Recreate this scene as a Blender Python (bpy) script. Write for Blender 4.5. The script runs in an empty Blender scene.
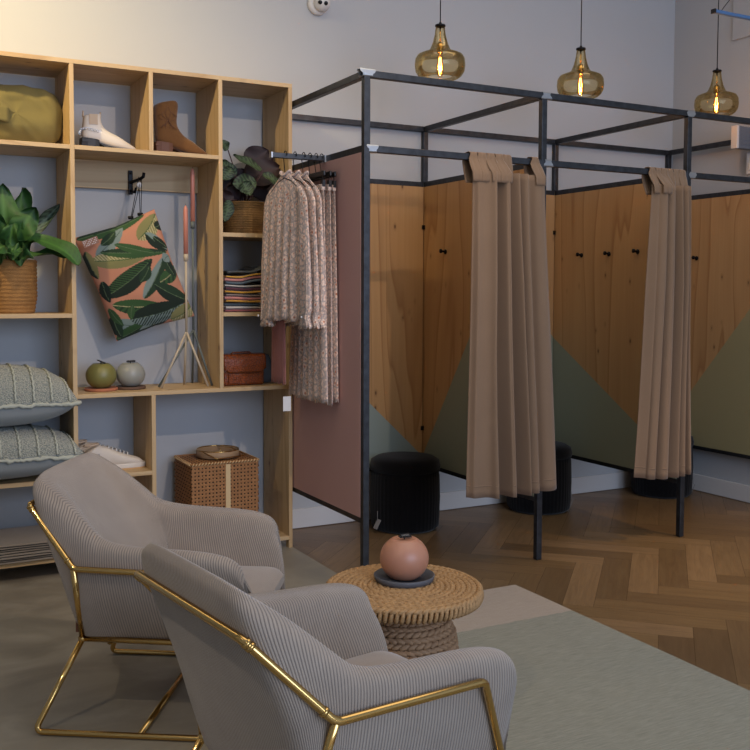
import bpy, bmesh, math, random
from mathutils import Vector, Matrix, noise
random.seed(7)
S = bpy.context.scene; COL = S.collection; PI = math.pi
V = Vector
# ------------------------------------------------------------------ materials
def lin(h):
    h = h.lstrip('#'); o = []
    for i in (0, 2, 4):
        c = int(h[i:i+2], 16)/255; o.append(c/12.92 if c <= .04045 else ((c+.055)/1.055)**2.4)
    return (*o, 1)
def mat(name, col='#808080', rough=.6, metal=0, spec=.5, sheen=0, bump=None, bstr=.2):
    m = bpy.data.materials.new(name); m.use_nodes = True; n = m.node_tree; b = n.nodes['Principled BSDF']
    b.inputs['Base Color'].default_value = lin(col) if isinstance(col, str) else col
    b.inputs['Roughness'].default_value = rough; b.inputs['Metallic'].default_value = metal
    b.inputs['Specular IOR Level'].default_value = spec
    if sheen: b.inputs['Sheen Weight'].default_value = sheen; b.inputs['Sheen Roughness'].default_value = .5
    return m
class N:
    """tiny node helper"""
    def __init__(s, m): s.m = m; s.t = m.node_tree; s.b = s.t.nodes['Principled BSDF']
    def new(s, k, **a):
        n = s.t.nodes.new(k)
        for q, v in a.items():
            setattr(n, q, v)
        return n
    def set(s, n, **a):
        for q, v in a.items(): n.inputs[q.replace('_', ' ')].default_value = v
        return n
    def link(s, a, b): s.t.links.new(a, b)
    def coord(s, which='Object', scale=(1, 1, 1), rot=(0, 0, 0)):
        c = s.new('ShaderNodeTexCoord'); mp = s.new('ShaderNodeMapping')
        mp.inputs['Scale'].default_value = scale; mp.inputs['Rotation'].default_value = rot
        s.link(c.outputs[which], mp.inputs['Vector']); return mp.outputs['Vector']
    def noise(s, vec, scale=5, detail=3, rough=.5, dist=0):
        n = s.new('ShaderNodeTexNoise'); s.link(vec, n.inputs['Vector'])
        s.set(n, Scale=scale, Detail=detail, Roughness=rough, Distortion=dist); return n.outputs['Fac']
    def ramp(s, fac, stops, interp='LINEAR'):
        r = s.new('ShaderNodeValToRGB'); s.link(fac, r.inputs['Fac']); e = r.color_ramp; e.interpolation = interp
        while len(e.elements) < len(stops): e.elements.new(.5)
        for i, (p, c) in enumerate(stops):
            e.elements[i].position = p; e.elements[i].color = lin(c) if isinstance(c, str) else (c, c, c, 1)
        return r.outputs['Color']
    def mix(s, fac, a, b, typ='MIX'):
        m = s.new('ShaderNodeMix', data_type='RGBA', blend_type=typ)
        for k, v in ((0, fac), (6, a), (7, b)):
            if hasattr(v, 'links'): s.link(v, m.inputs[k])
            else: m.inputs[k].default_value = lin(v) if isinstance(v, str) else v
        return m.outputs[2]
    def math(s, op, a, b=0, c=0):
        n = s.new('ShaderNodeMath', operation=op)
        for k, v in enumerate((a, b, c)):
            if hasattr(v, 'links'): s.link(v, n.inputs[k])
            else: n.inputs[k].default_value = v
        return n.outputs[0]
    def sep(s, vec):
        n = s.new('ShaderNodeSeparateXYZ'); s.link(vec, n.inputs[0]); return n.outputs
    def color(s, c): s.link(c, s.b.inputs['Base Color'])
    def rough(s, c): s.link(c, s.b.inputs['Roughness'])
    def bump(s, h, strength=.3, dist=.01):
        b = s.new('ShaderNodeBump'); b.inputs['Strength'].default_value = strength; b.inputs['Distance'].default_value = dist
        s.link(h, b.inputs['Height']); s.link(b.outputs[0], s.b.inputs['Normal'])

def wood(name, c1, c2, c3, axis=2, knots=True, rough=.55, fig=1.0, normal=0):
    """softwood ply: long grain, cathedral figure and small knots along the given axis"""
    m = mat(name, c1, rough); n = N(m)
    sc = [1, 1, 1]; sc[axis] = .10
    v = n.coord('Object', tuple(sc))
    big = n.noise(v, 3.2*fig, 2, .5, .35)
    rings = n.math('FRACT', n.math('MULTIPLY', big, 9))
    ring = n.ramp(rings, [(0, .0), (.75, .35), (.93, 1), (1, 0)])
    sc2 = [1, 1, 1]; sc2[axis] = .02
    fine = n.noise(n.coord('Object', tuple(sc2)), 90, 3, .6)
    tone = n.noise(n.coord('Object', tuple(sc)), 1.7, 2, .5)
    base = n.mix(tone, c1, c2)
    base = n.mix(n.math('MULTIPLY', ring, .6), base, c3)
    base = n.mix(n.math('MULTIPLY', fine, .35), base, c3)
    if knots:
        sk = [1, 1, 1]; sk[axis] = .5; sk[normal] = 0
        vo = n.new('ShaderNodeTexVoronoi'); n.link(n.coord('Object', tuple(sk)), vo.inputs['Vector']); vo.inputs['Scale'].default_value = 13
        k = n.ramp(vo.outputs['Distance'], [(0, 1), (.05, .95), (.09, .3), (.2, 0)])
        rnd = n.sep(vo.outputs['Color'])[0]
        k = n.math('MULTIPLY', k, n.math('GREATER_THAN', rnd, .2))
        base = n.mix(n.math('MULTIPLY', k, .85), base, '#4e2c12')
    n.color(base); n.bump(fine, .08, .002)
    return m, n, base
def painted(name, wood_cols, paint, lines, grain_axis=2, normal=0):
    """ply panel whose lower part is painted; lines = list of (h_axis, slope, intercept): painted where z < slope*h+c"""
    m, n, base = wood(name, *wood_cols, axis=grain_axis, normal=normal)
    c = n.sep(n.coord('Object'))
    mask = None
    for ax, sl, ic in lines:
        k = n.math('LESS_THAN', n.math('SUBTRACT', c[2], n.math('MULTIPLY', c[ax], sl)), ic)
        mask = k if mask is None else n.math('MAXIMUM', mask, k)
    n.color(n.mix(mask, base, paint)); return m
def fabric(name, c1, c2, scale=300, rough=.95, bstr=.25, sheen=.2):
    m = mat(name, c1, rough, sheen=sheen, spec=.2); n = N(m)
    f = n.noise(n.coord('Object'), scale, 2, .6); g = n.noise(n.coord('Object'), 6, 3, .5)
    n.color(n.mix(n.math('MULTIPLY', n.math('ADD', f, g), .5), c1, c2)); n.bump(f, bstr, .002); return m
M = {}
M['wall'] = mat('painted_plaster', '#b3b5b6', .9, spec=.2)
n = N(M['wall']); n.bump(n.noise(n.coord('Object'), 60, 4, .6), .05, .004)
M['white'] = mat('white_paint', '#cfccc8', .6)
M['ceiling'] = mat('ceiling_paint', '#c4c4c4', .9)
SH = ('#c3a679', '#cfb58a', '#a37f52')
M['shelf_z'], _, _ = wood('spruce_upright', *SH, axis=2)
M['shelf_x'], _, _ = wood('spruce_board', *SH, axis=0, normal=2)
PL = ('#b8915f', '#c6a06f', '#8a5c33')
M['ply'], _, _ = wood('plywood_panel', *PL, axis=2)
M['pink'] = mat('dusty_pink_paint', '#c29a92', .7)
n = N(M['pink']); n.bump(n.noise(n.coord('Object'), 40, 3, .5), .05, .003)
M['steel'] = mat('raw_steel', '#4a4e54', .42, .75)
n = N(M['steel']); n.color(n.ramp(n.noise(n.coord('Object'), 25, 4, .6), [(.3, '#36383b'), (.7, '#484b50')])); 
M['weld'] = mat('ground_weld', '#b4b8bc', .35, .9)
M['gold'] = mat('polished_brass', '#cfaa68', .13, 1)
M['black'] = mat('black_plastic', '#0c0c0d', .4)
M['blackmetal'] = mat('black_metal', '#141416', .45, .6)
M['velvet'] = mat('black_velvet', '#0b0a0b', .95, sheen=.12, spec=.1)
M['paper'] = mat('white_card', '#d8d6d2', .7)
M['kraft'] = mat('grey_tag', '#8f8a84', .8)
# corduroy: ribs follow u, with pile tone variation; dark grooves mix ground weave and painted shade
m = M['cord'] = mat('grey_beige_corduroy', '#a39a92', .95, sheen=.35, spec=.15); n = N(m)
uv = n.new('ShaderNodeUVMap'); uv.uv_map = 'UVMap'; x = n.sep(uv.outputs[0])[0]
rib = n.math('ABSOLUTE', n.math('SINE', n.math('MULTIPLY', x, PI/.0078)))
rib = n.math('POWER', rib, .5)
g = n.noise(n.coord('Object'), 9, 4, .6); f = n.noise(n.coord('Object'), 420, 2, .6)
col = n.mix(g, '#938475', '#b0a191'); col = n.mix(n.math('MULTIPLY', n.math('SUBTRACT', 1, rib), .95), col, '#463e38')
n.color(col); n.bump(n.math('ADD', n.math('MULTIPLY', rib, 1), n.math('MULTIPLY', f, .25)), .8, .0018)
m = M['cord_seat'] = mat('grey_beige_seat_cloth', '#9a918a', .95, sheen=.35, spec=.15); n = N(m)
f = n.noise(n.coord('Object'), 350, 2, .6); g = n.noise(n.coord('Object'), 9, 4, .6); n.color(n.mix(g, '#8d7f72', '#a39587')); n.bump(f, .3, .002)
M['curtain'] = fabric('taupe_curtain_cloth', '#80664f', '#8f745b', 420)
M['amber'] = m = bpy.data.materials.new('amber_glass'); m.use_nodes = True; t = m.node_tree; t.nodes.clear()
o = t.nodes.new('ShaderNodeOutputMaterial'); mx = t.nodes.new('ShaderNodeMixShader'); tr = t.nodes.new('ShaderNodeBsdfTransparent'); gl = t.nodes.new('ShaderNodeBsdfGlossy'); lw = t.nodes.new('ShaderNodeLayerWeight')
tr.inputs[0].default_value = lin('#fbf6e8'); gl.inputs['Roughness'].default_value = .04; gl.inputs['Color'].default_value = lin('#f3e6c0'); lw.inputs['Blend'].default_value = .28
mm = t.nodes.new('ShaderNodeMath'); mm.operation = 'MULTIPLY'; mm.inputs[1].default_value = .7
t.links.new(lw.outputs['Fresnel'], mm.inputs[0]); t.links.new(mm.outputs[0], mx.inputs[0]); t.links.new(tr.outputs[0], mx.inputs[1]); t.links.new(gl.outputs[0], mx.inputs[2]); t.links.new(mx.outputs[0], o.inputs[0])
def emit(name, col, st):
    m = mat(name, col); b = m.node_tree.nodes['Principled BSDF']; b.inputs['Emission Color'].default_value = lin(col); b.inputs['Emission Strength'].default_value = st; return m
M['filament'] = emit('glowing_filament', '#ffb060', 25)
M['bulb'] = m = bpy.data.materials.new('bulb_glass'); m.use_nodes = True; t = m.node_tree; t.nodes.clear()
o = t.nodes.new('ShaderNodeOutputMaterial'); mx = t.nodes.new('ShaderNodeMixShader'); tr = t.nodes.new('ShaderNodeBsdfTransparent'); gl = t.nodes.new('ShaderNodeBsdfGlossy'); mx.inputs[0].default_value = .05; gl.inputs['Roughness'].default_value = .05; tr.inputs[0].default_value = lin('#ffe9c0')
t.links.new(tr.outputs[0], mx.inputs[1]); t.links.new(gl.outputs[0], mx.inputs[2]); t.links.new(mx.outputs[0], o.inputs[0])
# vertex colour material
def vcol(name, rough=.8, bump=0, scale=200, sheen=0, spec=.3, extra=None, dist=.002):
    m = mat(name, '#808080', rough, sheen=sheen, spec=spec); n = N(m); a = n.new('ShaderNodeVertexColor'); a.layer_name = 'Col'
    c = a.outputs[0]
    if extra: c = extra(n, c)
    n.color(c)
    if bump: n.bump(n.noise(n.coord('Object'), scale, 3, .6), bump, dist)
    return m
M['print'] = vcol('leaf_print_cotton', .85, .2, 300, .1)
M['leaf'] = vcol('plant_leaf', .62, 0, spec=.5)
M['throw'] = vcol('striped_wool', .95, .5, 220, .3, dist=.004)
def planks(n, c):
    uv = n.new('ShaderNodeUVMap'); uv.uv_map = 'UVMap'; mp = n.new('ShaderNodeMapping'); mp.inputs['Scale'].default_value = (1.2, 14, 1); n.link(uv.outputs[0], mp.inputs[0])
    g = n.noise(mp.outputs[0], 3.2, 4, .6, .8); mp2 = n.new('ShaderNodeMapping'); mp2.inputs['Scale'].default_value = (4, 120, 1); n.link(uv.outputs[0], mp2.inputs[0]); f = n.noise(mp2.outputs[0], 2, 3, .6)
    c = n.mix(n.math('MULTIPLY', n.ramp(g, [(.35, 0.), (.7, 1.)]), .35), c, '#4a2f1b'); return n.mix(n.math('MULTIPLY', f, .25), c, '#3a2414')
M['plank'] = vcol('oiled_oak_planks', .36, .05, 60, spec=.45, extra=planks)
M['concrete'] = m = mat('grey_microcement', '#7f7a70', .42, spec=.4); n = N(m)
v = n.coord('Object', (1, 1.6, 1), (0, 0, .5)); g = n.noise(v, 2.3, 5, .6, 1.2); n.color(n.ramp(g, [(.3, '#7f786b'), (.5, '#8e8778'), (.72, '#a19a8b')])); n.rough(n.ramp(g, [(.3, .35), (.7, .5)])); n.bump(n.noise(v, 30, 4, .6), .04, .003)
# rug: beige-pink end band then sage green, fine streaks
M['rug'] = m = mat('flat_woven_wool', '#8a8a78', .95, sheen=.2, spec=.1); n = N(m)
v = n.coord('Object', (4, 60, 1)); st = n.noise(v, 3.2, 5, .75); c = n.sep(n.coord('Object'))
wob = n.math('MULTIPLY', n.noise(n.coord('Object', (14, 14, 1)), 3, 2), .02)
mask = n.math('GREATER_THAN', n.math('ADD', c[1], wob), 1.02)
stc = n.ramp(st, [(.3, 0.), (.7, 1.)]); green = n.mix(stc, '#7a7864', '#a09b87'); pinkb = n.mix(stc, '#a08f7b', '#b5a592')
n.color(n.mix(mask, green, pinkb)); n.bump(n.noise(n.coord('Object', (60, 400, 1)), 1, 3, .7), .5, .004)
def weave_mat(name, c1, c2, scale=120, z=1.0, bs=.8):
    m = mat(name, c1, .7); n = N(m); a = n.noise(n.coord('Object', (1, 1, 3*z)), scale, 2, .6, .4); g = n.noise(n.coord('Object'), 30, 3)
    n.color(n.mix(n.math('MULTIPLY', n.math('ADD', a, g), .55), c1, c2)); n.bump(a, bs, .004); return m
M['rope'] = weave_mat('water_hyacinth', '#6e5031', '#c79c68', 60)
M['ropedark'] = weave_mat('dark_water_hyacinth', '#6a4b35', '#b08c66', 60)
M['basket'] = weave_mat('seagrass', '#5f3f1e', '#b98647', 90, 2.5)
M['basketdark'] = weave_mat('dark_seagrass', '#4a3418', '#8e6a37', 90, 2.5)
M['rattan'] = weave_mat('brown_rattan', '#72492a', '#b27f4c', 90)
M['rattandark'] = mat('rattan_backing', '#22130a', .9)
M['cane'] = mat('pale_cane', '#cdb183', .6)
M['bentwood'] = mat('bent_wood', '#957a5c', .6)
M['canvas'] = fabric('olive_canvas', '#696039', '#82774a', 500, sheen=.05)
M['suede'] = fabric('brown_suede', '#5c3d22', '#77522f', 60, sheen=.3)
M['whiteleather'] = mat('white_leather', '#cfc6ba', .45)
M['sneaker'] = mat('offwhite_leather', '#c9beb0', .55)
M['sole'] = mat('black_sole', '#141417', .5)
M['gum'] = mat('gum_sole', '#c39a68', .6)
M['heelbrown'] = mat('stacked_leather_heel', '#5d3620', .6)
M['chain'] = mat('silver_chain', '#b9bcc0', .25, 1)
M['lining'] = mat('cream_lining', '#b9a58f', .8)
M['croc'] = m = mat('brown_croc_leather', '#6b2f14', .22); n = N(m)
vo = n.new('ShaderNodeTexVoronoi'); vo.feature = 'DISTANCE_TO_EDGE'; n.link(n.coord('Object', (1, 1, 1.3)), vo.inputs['Vector']); vo.inputs['Scale'].default_value = 75
d = n.ramp(vo.outputs['Distance'], [(0, 0.), (.12, 1.)]); n.color(n.mix(d, '#3c1a08', '#863f14')); n.bump(d, .5, .002)
M['knit'] = m = mat('chunky_knit', '#b3b2a2', .95, sheen=.2); n = N(m)
v = n.coord('Object', (95, 95, 120)); vo = n.new('ShaderNodeTexVoronoi'); n.link(v, vo.inputs['Vector']); vo.inputs['Scale'].default_value = 1.6
st = n.sep(n.coord('Object'))[0]
n.color(n.mix(n.ramp(vo.outputs['Distance'], [(.3, 0.), (.8, 1.)]), '#a6a698', '#80867f')); n.bump(n.math('SUBTRACT', 1, vo.outputs['Distance']), .9, .006)
M['blueclo'] = fabric('blue_grey_linen', '#84898a', '#929693', 500)
M['braid'] = mat('cream_yarn', '#aeb0a1', .95)
M['greyfelt'] = fabric('grey_cotton_rug', '#7f776d', '#948b80', 200)
def floral(name, base='#f2c6ab'):
    m = mat(name, base, .9, sheen=.2, spec=.2); n = N(m); v = n.coord('Object', (1, 1, .85))
    a = n.new('ShaderNodeTexVoronoi'); a.feature = 'DISTANCE_TO_EDGE'; n.link(v, a.inputs['Vector']); a.inputs['Scale'].default_value = 38
    b = n.new('ShaderNodeTexVoronoi'); n.link(v, b.inputs['Vector']); b.inputs['Scale'].default_value = 38
    ns = n.noise(n.coord('Object'), 150, 3, .7)
    ln = n.ramp(a.outputs['Distance'], [(0, 1.), (.07, .9), (.16, 0.)])
    sp = n.ramp(b.outputs['Distance'], [(0, 1.), (.13, 1.), (.24, 0.)])
    c = n.mix(n.ramp(ns, [(.38, 0.), (.56, 1.)]), base, '#f3dcc8')
    c = n.mix(n.ramp(n.noise(n.coord('Object'), 110, 2, .6), [(.52, 0.), (.6, .8)]), c, '#b3a59e')
    c = n.mix(n.math('MULTIPLY', ln, .6), c, '#918a8a'); c = n.mix(n.math('MULTIPLY', sp, .85), c, '#b9663c')
    n.color(c); return m
M['floral'] = floral('floral_viscose')
M['plainpink'] = fabric('old_rose_knit', '#96605a', '#a56c64', 200)
def wax(name, c, r=.4): 
    m = mat(name, c, r); n = N(m); n.color(n.mix(n.noise(n.coord('Object'), 40, 3, .6), c, lin(c)[:3]+(1,))) ; m.node_tree.nodes['Principled BSDF'].inputs['Subsurface Weight'].default_value = .05; return m
M['waxolive'] = wax('olive_wax', '#77733f'); M['waxgrey'] = wax('grey_wax', '#8f9088'); M['waxpeach'] = wax('peach_wax', '#b58066'); M['waxpink'] = wax('pink_candle_wax', '#c47f6c')
M['terra'] = mat('terracotta', '#a9694a', .8); M['brownclay'] = mat('brown_clay', '#5f4636', .8); M['slate'] = mat('slate_grey_clay', '#55565a', .6)
M['greymetal'] = mat('grey_lacquer', '#5d6460', .5); M['creammetal'] = mat('cream_lacquer', '#b5a68e', .5)
M['acgrey'] = mat('grey_plastic', '#6c7078', .5); M['wick'] = mat('black_wick', '#0e0e10', .7)
M['lens'] = mat('camera_lens', '#050506', .1); M['blanket_dark'] = mat('grey_knit_dark', '#505456', .95)
M['soil'] = mat('soil', '#1c140d', 1)
# ------------------------------------------------------------------ mesh builder
class MB:
    def __init__(s): s.v = []; s.f = []; s.c = []; s.uv = []; s.mi = []; s.hascol = False; s.hasuv = False; s.sm = []
    def add(s, vs, fs, col=None, uvs=None, mi=0, smooth=True):
        o = len(s.v); s.v += [tuple(p) for p in vs]
        for k, f in enumerate(fs):
            s.f.append([i+o for i in f]); s.mi.append(mi); s.sm.append(smooth)
            if col is not None: s.hascol = True
            s.c.append([col[i] if isinstance(col, list) else col for i in f] if col is not None else None)
            if uvs is not None: s.hasuv = True
            s.uv.append([uvs[i] for i in f] if uvs is not None else None)
        return s
    def box(s, x0, x1, y0, y1, z0, z1, mi=0, col=None, M_=None):
        vs = [V((x, y, z)) for x in (x0, x1) for y in (y0, y1) for z in (z0, z1)]
        if M_: vs = [M_ @ p for p in vs]
        return s.add(vs, [(0, 1, 3, 2), (4, 6, 7, 5), (0, 4, 5, 1), (2, 3, 7, 6), (0, 2, 6, 4), (1, 5, 7, 3)], col=col, mi=mi, smooth=False)
    def tube(s, pts, r, seg=10, closed=False, cap=True, mi=0, col=None, flat=1.0):
        pts = [V(p) for p in pts]; n = len(pts); rs = r if isinstance(r, (list, tuple)) else [r]*n
        up = None; vs = []
        for i in range(n):
            if closed: t = (pts[(i+1) % n]-pts[i-1]).normalized()
            else: t = (pts[min(i+1, n-1)]-pts[max(i-1, 0)]).normalized()
            if up is None:
                a = V((0, 0, 1)) if abs(t.z) < .9 else V((1, 0, 0)); up = (a-t*a.dot(t)).normalized()
            else: up = (up-t*up.dot(t)).normalized()
            w = t.cross(up)
            for k in range(seg):
                an = 2*PI*k/seg; vs.append(pts[i]+up*math.cos(an)*rs[i]*flat+w*math.sin(an)*rs[i])
        fs = [(i*seg+k, i*seg+(k+1) % seg, ((i+1) % n)*seg+(k+1) % seg, ((i+1) % n)*seg+k) for i in range(n if closed else n-1) for k in range(seg)]
        if cap and not closed: fs += [tuple(range(seg))[::-1], tuple(range((n-1)*seg, n*seg))]
        return s.add(vs, fs, mi=mi, col=col)
    def lathe(s, prof, c=(0, 0, 0), seg=32, mod=None, mi=0, closed_prof=False, col=None):
        c = V(c); vs = []
        for i, (r, z) in enumerate(prof):
            for k in range(seg):
                a = 2*PI*k/seg; rr = r*(mod(a, z) if mod else 1); vs.append(c+V((rr*math.cos(a), rr*math.sin(a), z)))
        m = len(prof); fs = [(i*seg+k, i*seg+(k+1) % seg, ((i+1) % m)*seg+(k+1) % seg, ((i+1) % m)*seg+k) for i in range(m if closed_prof else m-1) for k in range(seg)]
        if not closed_prof:
            if prof[0][0] > 1e-5: fs.append(tuple(range(seg))[::-1])
            if prof[-1][0] > 1e-5: fs.append(tuple(range((m-1)*seg, m*seg)))
        return s.add(vs, fs, mi=mi, col=col)
    def grid(s, fn, nu, nv, closeu=False, closev=False, col=None, uvf=None, mi=0):
        """fn(u,v)->point; u in 0..1, v in 0..1"""
        U = nu if closeu else nu+1; W = nv if closev else nv+1; vs = []; cs = [] if col else None; uvs = [] if uvf else None
        for i in range(U):
            for j in range(W):
                u, v = i/nu, j/nv; vs.append(fn(u, v))
                if col: cs.append(col(u, v))
                if uvf: uvs.append(uvf(u, v))
        fs = [(i*W+j, ((i+1) % U)*W+j, ((i+1) % U)*W+(j+1) % W, i*W+(j+1) % W) for i in range(nu) for j in range(nv)]
        return s.add(vs, fs, col=cs, uvs=uvs, mi=mi)
    def loft(s, rings, cap=True, mi=0, col=None):
        n = len(rings[0]); m = len(rings); vs = [p for r in rings for p in r]
        fs = [(i*n+k, i*n+(k+1) % n, (i+1)*n+(k+1) % n, (i+1)*n+k) for i in range(m-1) for k in range(n)]
        if cap: fs += [tuple(range(n))[::-1], tuple(range((m-1)*n, m*n))]
        return s.add(vs, fs, mi=mi, col=col)
    def build(s, name, mats, parent=None, world=False, flat=False, loc=None, fixn=True):
        """vertices are local to parent unless world=True (then given in world coordinates)"""
        vs = [V(p) for p in s.v]
        if world and parent is not None:
            inv = WM[parent.name].inverted(); vs = [inv @ p for p in vs]
        if loc is not None and parent is None: vs = [p-V(loc) for p in vs]
        me = bpy.data.meshes.new(name); me.from_pydata(vs, [], s.f)
        if not isinstance(mats, (list, tuple)): mats = [mats]
        for q in mats: me.materials.append(M[q] if isinstance(q, str) else q)
        me.polygons.foreach_set('material_index', s.mi); me.polygons.foreach_set('use_smooth', [(x and not flat) for x in s.sm])
        if s.hascol:
            a = me.color_attributes.new('Col', 'FLOAT_COLOR', 'CORNER'); d = []
            for c, f in zip(s.c, s.f):
                for q in (c if c else [(.5, .5, .5, 1)]*len(f)): d += list(q)
            a.data.foreach_set('color', d)
        if s.hasuv:
            a = me.uv_layers.new(name='UVMap'); d = []
            for c, f in zip(s.uv, s.f):
                for q in (c if c else [(0, 0)]*len(f)): d += list(q)
            a.data.foreach_set('uv', d)
        me.validate()
        if fixn:
            b = bmesh.new(); b.from_mesh(me); bmesh.ops.recalc_face_normals(b, faces=b.faces); b.to_mesh(me); b.free()
        o = bpy.data.objects.new(name, me); COL.objects.link(o)
        if parent is not None: o.parent = parent; WM[o.name] = WM[parent.name]
        else:
            if loc is not None: o.location = loc
            WM[o.name] = Matrix.Translation(loc if loc is not None else (0, 0, 0))
        return o
WM = {}
def mod(o, typ, **k):
    m = o.modifiers.new(typ.lower(), typ)
    for q, v in k.items(): setattr(m, q, v)
    return o
def bevel(o, w=.002, seg=2): return mod(o, 'BEVEL', width=w, segments=seg, limit_method='ANGLE')
def tag(o, label=None, cat=None, group=None, kind=None):
    if label: o['label'] = label
    if cat: o['category'] = cat
    if group: o['group'] = group
    if kind: o['kind'] = kind
    return o
def thing(name, label, cat, loc=(0, 0, 0), rz=0, group=None):
    o = bpy.data.objects.new(name, None); COL.objects.link(o); o.location = loc; o.rotation_euler = (0, 0, rz)
    o.empty_display_size = .05; WM[o.name] = Matrix.Translation(loc) @ Matrix.Rotation(rz, 4, 'Z'); return tag(o, label, cat, group)
def kids(o): return [c for c in list(COL.objects) if c.parent == o]
def copy_tree(o, loc=None, rz=None, label=None, parent=None):
    c = o.copy(); COL.objects.link(c)
    if parent is not None: c.parent = parent
    if loc is not None: c.location = loc
    if rz is not None: c.rotation_euler = (0, 0, rz)
    if label: c['label'] = label
    for k in kids(o): copy_tree(k, parent=c)
    return c
def lerp(a, b, t): return a+(b-a)*t
def smooth_path(pts, rad, k=6):
    """polyline with rounded corners"""
    pts = [V(p) for p in pts]; out = [pts[0]]
    for i in range(1, len(pts)-1):
        a, b, c = pts[i-1], pts[i], pts[i+1]; r = min(rad, (a-b).length*.45, (c-b).length*.45)
        p = b+(a-b).normalized()*r; q = b+(c-b).normalized()*r
        for j in range(k+1):
            t = j/k; out.append(p*(1-t)**2+b*2*t*(1-t)+q*t*t)
    return out+[pts[-1]]
# ------------------------------------------------------------------ setting
XR, YW, ZC, XL, YF = 2.955, 1.125, 3.9, -4.2, -7.0
def struct(name, mb, m, loc=(0, 0, 0), **k): return tag(mb.build(name, m, loc=loc, **k), kind='structure')
# herringbone floor
def planks_floor():
    w, L, g = .130, .655, .0005; mb = MB(); rnd = random.Random(3)
    ux, uy = math.sqrt(.5), math.sqrt(.5)
    cols = ['#876c49', '#7e6444', '#8e724f', '#775e40', '#836846', '#957855', '#7b6243']
    def put(a0, a1, b0, b1, alongA):
        # a along (1,1), b' along (1,-1)
        q = [(a0+g, b0+g), (a1-g, b0+g), (a1-g, b1-g), (a0+g, b1-g)]
        P = [(a*ux+b*ux, a*uy-b*uy, 0) for a, b in q]
        cx = sum(p[0] for p in P)/4; cy = sum(p[1] for p in P)/4
        if cx < -.4 or cx > XR+.3 or cy < YF-.3 or cy > YW+.3: return
        c = lin(rnd.choice(cols)); k = rnd.uniform(.88, 1.08); c = (c[0]*k, c[1]*k, c[2]*k, 1); o = rnd.uniform(0, 50)
        uv = [(o, o), (o+L, o), (o+L, o+w), (o, o+w)] if alongA else [(o, o), (o, o+w), (o+L, o+w), (o+L, o)]
        mb.add(P, [(0, 1, 2, 3)], col=c, uvs=uv, smooth=False)
    A0, B0 = .033, .871
    for i in range(-90, 91):
        for j in range(-12, 13):
            a = A0+i*w+j*L; b = B0+i*w-j*L
            put(a, a+L, b, b+w, True); put(a+L, a+L+w, b+w-L, b+w, False)
    mb.box(XL, XR, YF, YW, -.05, -.0012, mi=1)
    return mb
fl = struct('floor', planks_floor(), ['plank', mat('dark_joint', '#20140c', .9)], fixn=True)
_b = bmesh.new(); _b.from_mesh(fl.data)
for co_, no_ in (((XR, 0, 0), (1, 0, 0)), ((0, YW, 0), (0, 1, 0)), ((-.30, 0, 0), (-1, 0, 0)), ((0, YF, 0), (0, -1, 0))):
    g_ = [f for f in _b.faces if f.calc_center_median().z > -.001]; g_ = list({e for f in g_ for e in f.edges})+list({v for f in g_ for v in f.verts})+g_
    bmesh.ops.bisect_plane(_b, geom=g_, plane_co=co_, plane_no=no_, clear_outer=True)
_b.to_mesh(fl.data); _b.free()
struct('floor', MB().box(XL, -.02, YF, YW, -.0008, .0022), 'concrete')
struct('wall_back', MB().box(XL, XR+.1, YW, YW+.1, 0, ZC), 'wall')
struct('wall_right', MB().box(XR, XR+.1, YF, YW, 0, ZC), 'wall')
struct('wall_left', MB().box(XL-.1, XL, YF, YW+.1, 0, ZC), 'wall')
struct('ceiling', MB().box(XL-.1, XR+.1, YF, YW+.1, ZC, ZC+.1), 'ceiling')
bevel(struct('baseboard_back', MB().box(XL, XR-.016, YW-.014, YW-.0005, .0025, .11), 'white'), .003)
bevel(struct('baseboard_right', MB().box(XR-.016, XR-.0005, YF, YW, .0025, .11), 'white'), .003)
bevel(struct('trim_1', MB().box(XR-.014, XR-.0005, -1.2, .62, 2.92, ZC-.001), 'wall'), .004)
# ------------------------------------------------------------------ shelving unit
SY0, SY1, BT = .7575, 1.108, .02
XU1, XU2, XU3, XU4, XLL = -1.104, -.742, -.402, -.034, -1.86
shelf = thing('shelving_unit', 'tall open pine shelving unit with square compartments along the back wall', 'shelving', (-.95, .93, 0))
def board(x0, x1, zc, m='shelf_x', name='shelf', y0=SY0, y1=SY1, t=BT):
    return bevel(MB().box(x0, x1, y0, y1, zc-t/2, zc+t/2).build(name, m, shelf, world=True), .001, 1)
def upright(x, z0, z1, y1=SY1):
    return bevel(MB().box(x-BT/2, x+BT/2, SY0, y1, z0, z1).build('upright', 'shelf_z', shelf, world=True), .001, 1)
h = BT/2
board(XLL-h, XU4+h, 2.358, name='top_board')
upright(XLL, .045, 2.348); upright(XU1, .045, 2.348); upright(XU4, .045, 2.348); upright(XU3, .847, 2.348)
upright(XU2, 1.985, 2.348); upright(XU2, .055, .827)
board(XU1+h, XU3-h, 1.975); board(XLL+h, XU1-h, 1.975)
board(XU3+h, XU4-h, 1.602); board(XU3+h, XU4-h, 1.210)
board(XU1+h, XU4-h, .837)
board(XU1+h, XU2-h, .455)
board(XLL+h, XU1-h, 1.210); board(XLL+h, XU1-h, .452)
board(XLL+h, XU1-h, .090); board(XU1+h, XU4-h, .055)
bevel(MB().box(XU1+h, XU3-h, SY1-.02, SY1, 1.83, 1.965).build('back_rail', 'shelf_x', shelf, world=True), .001, 1)
for x in (XLL, XU1, XU3, XU4):
    for y in (SY0+.02, SY1-.06): MB().box(x-.028+(.018 if x == XU4 else 0), x+.01, y-.018, y+.02, .0025, .045).build('foot', 'shelf_z', shelf, world=True)
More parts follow.
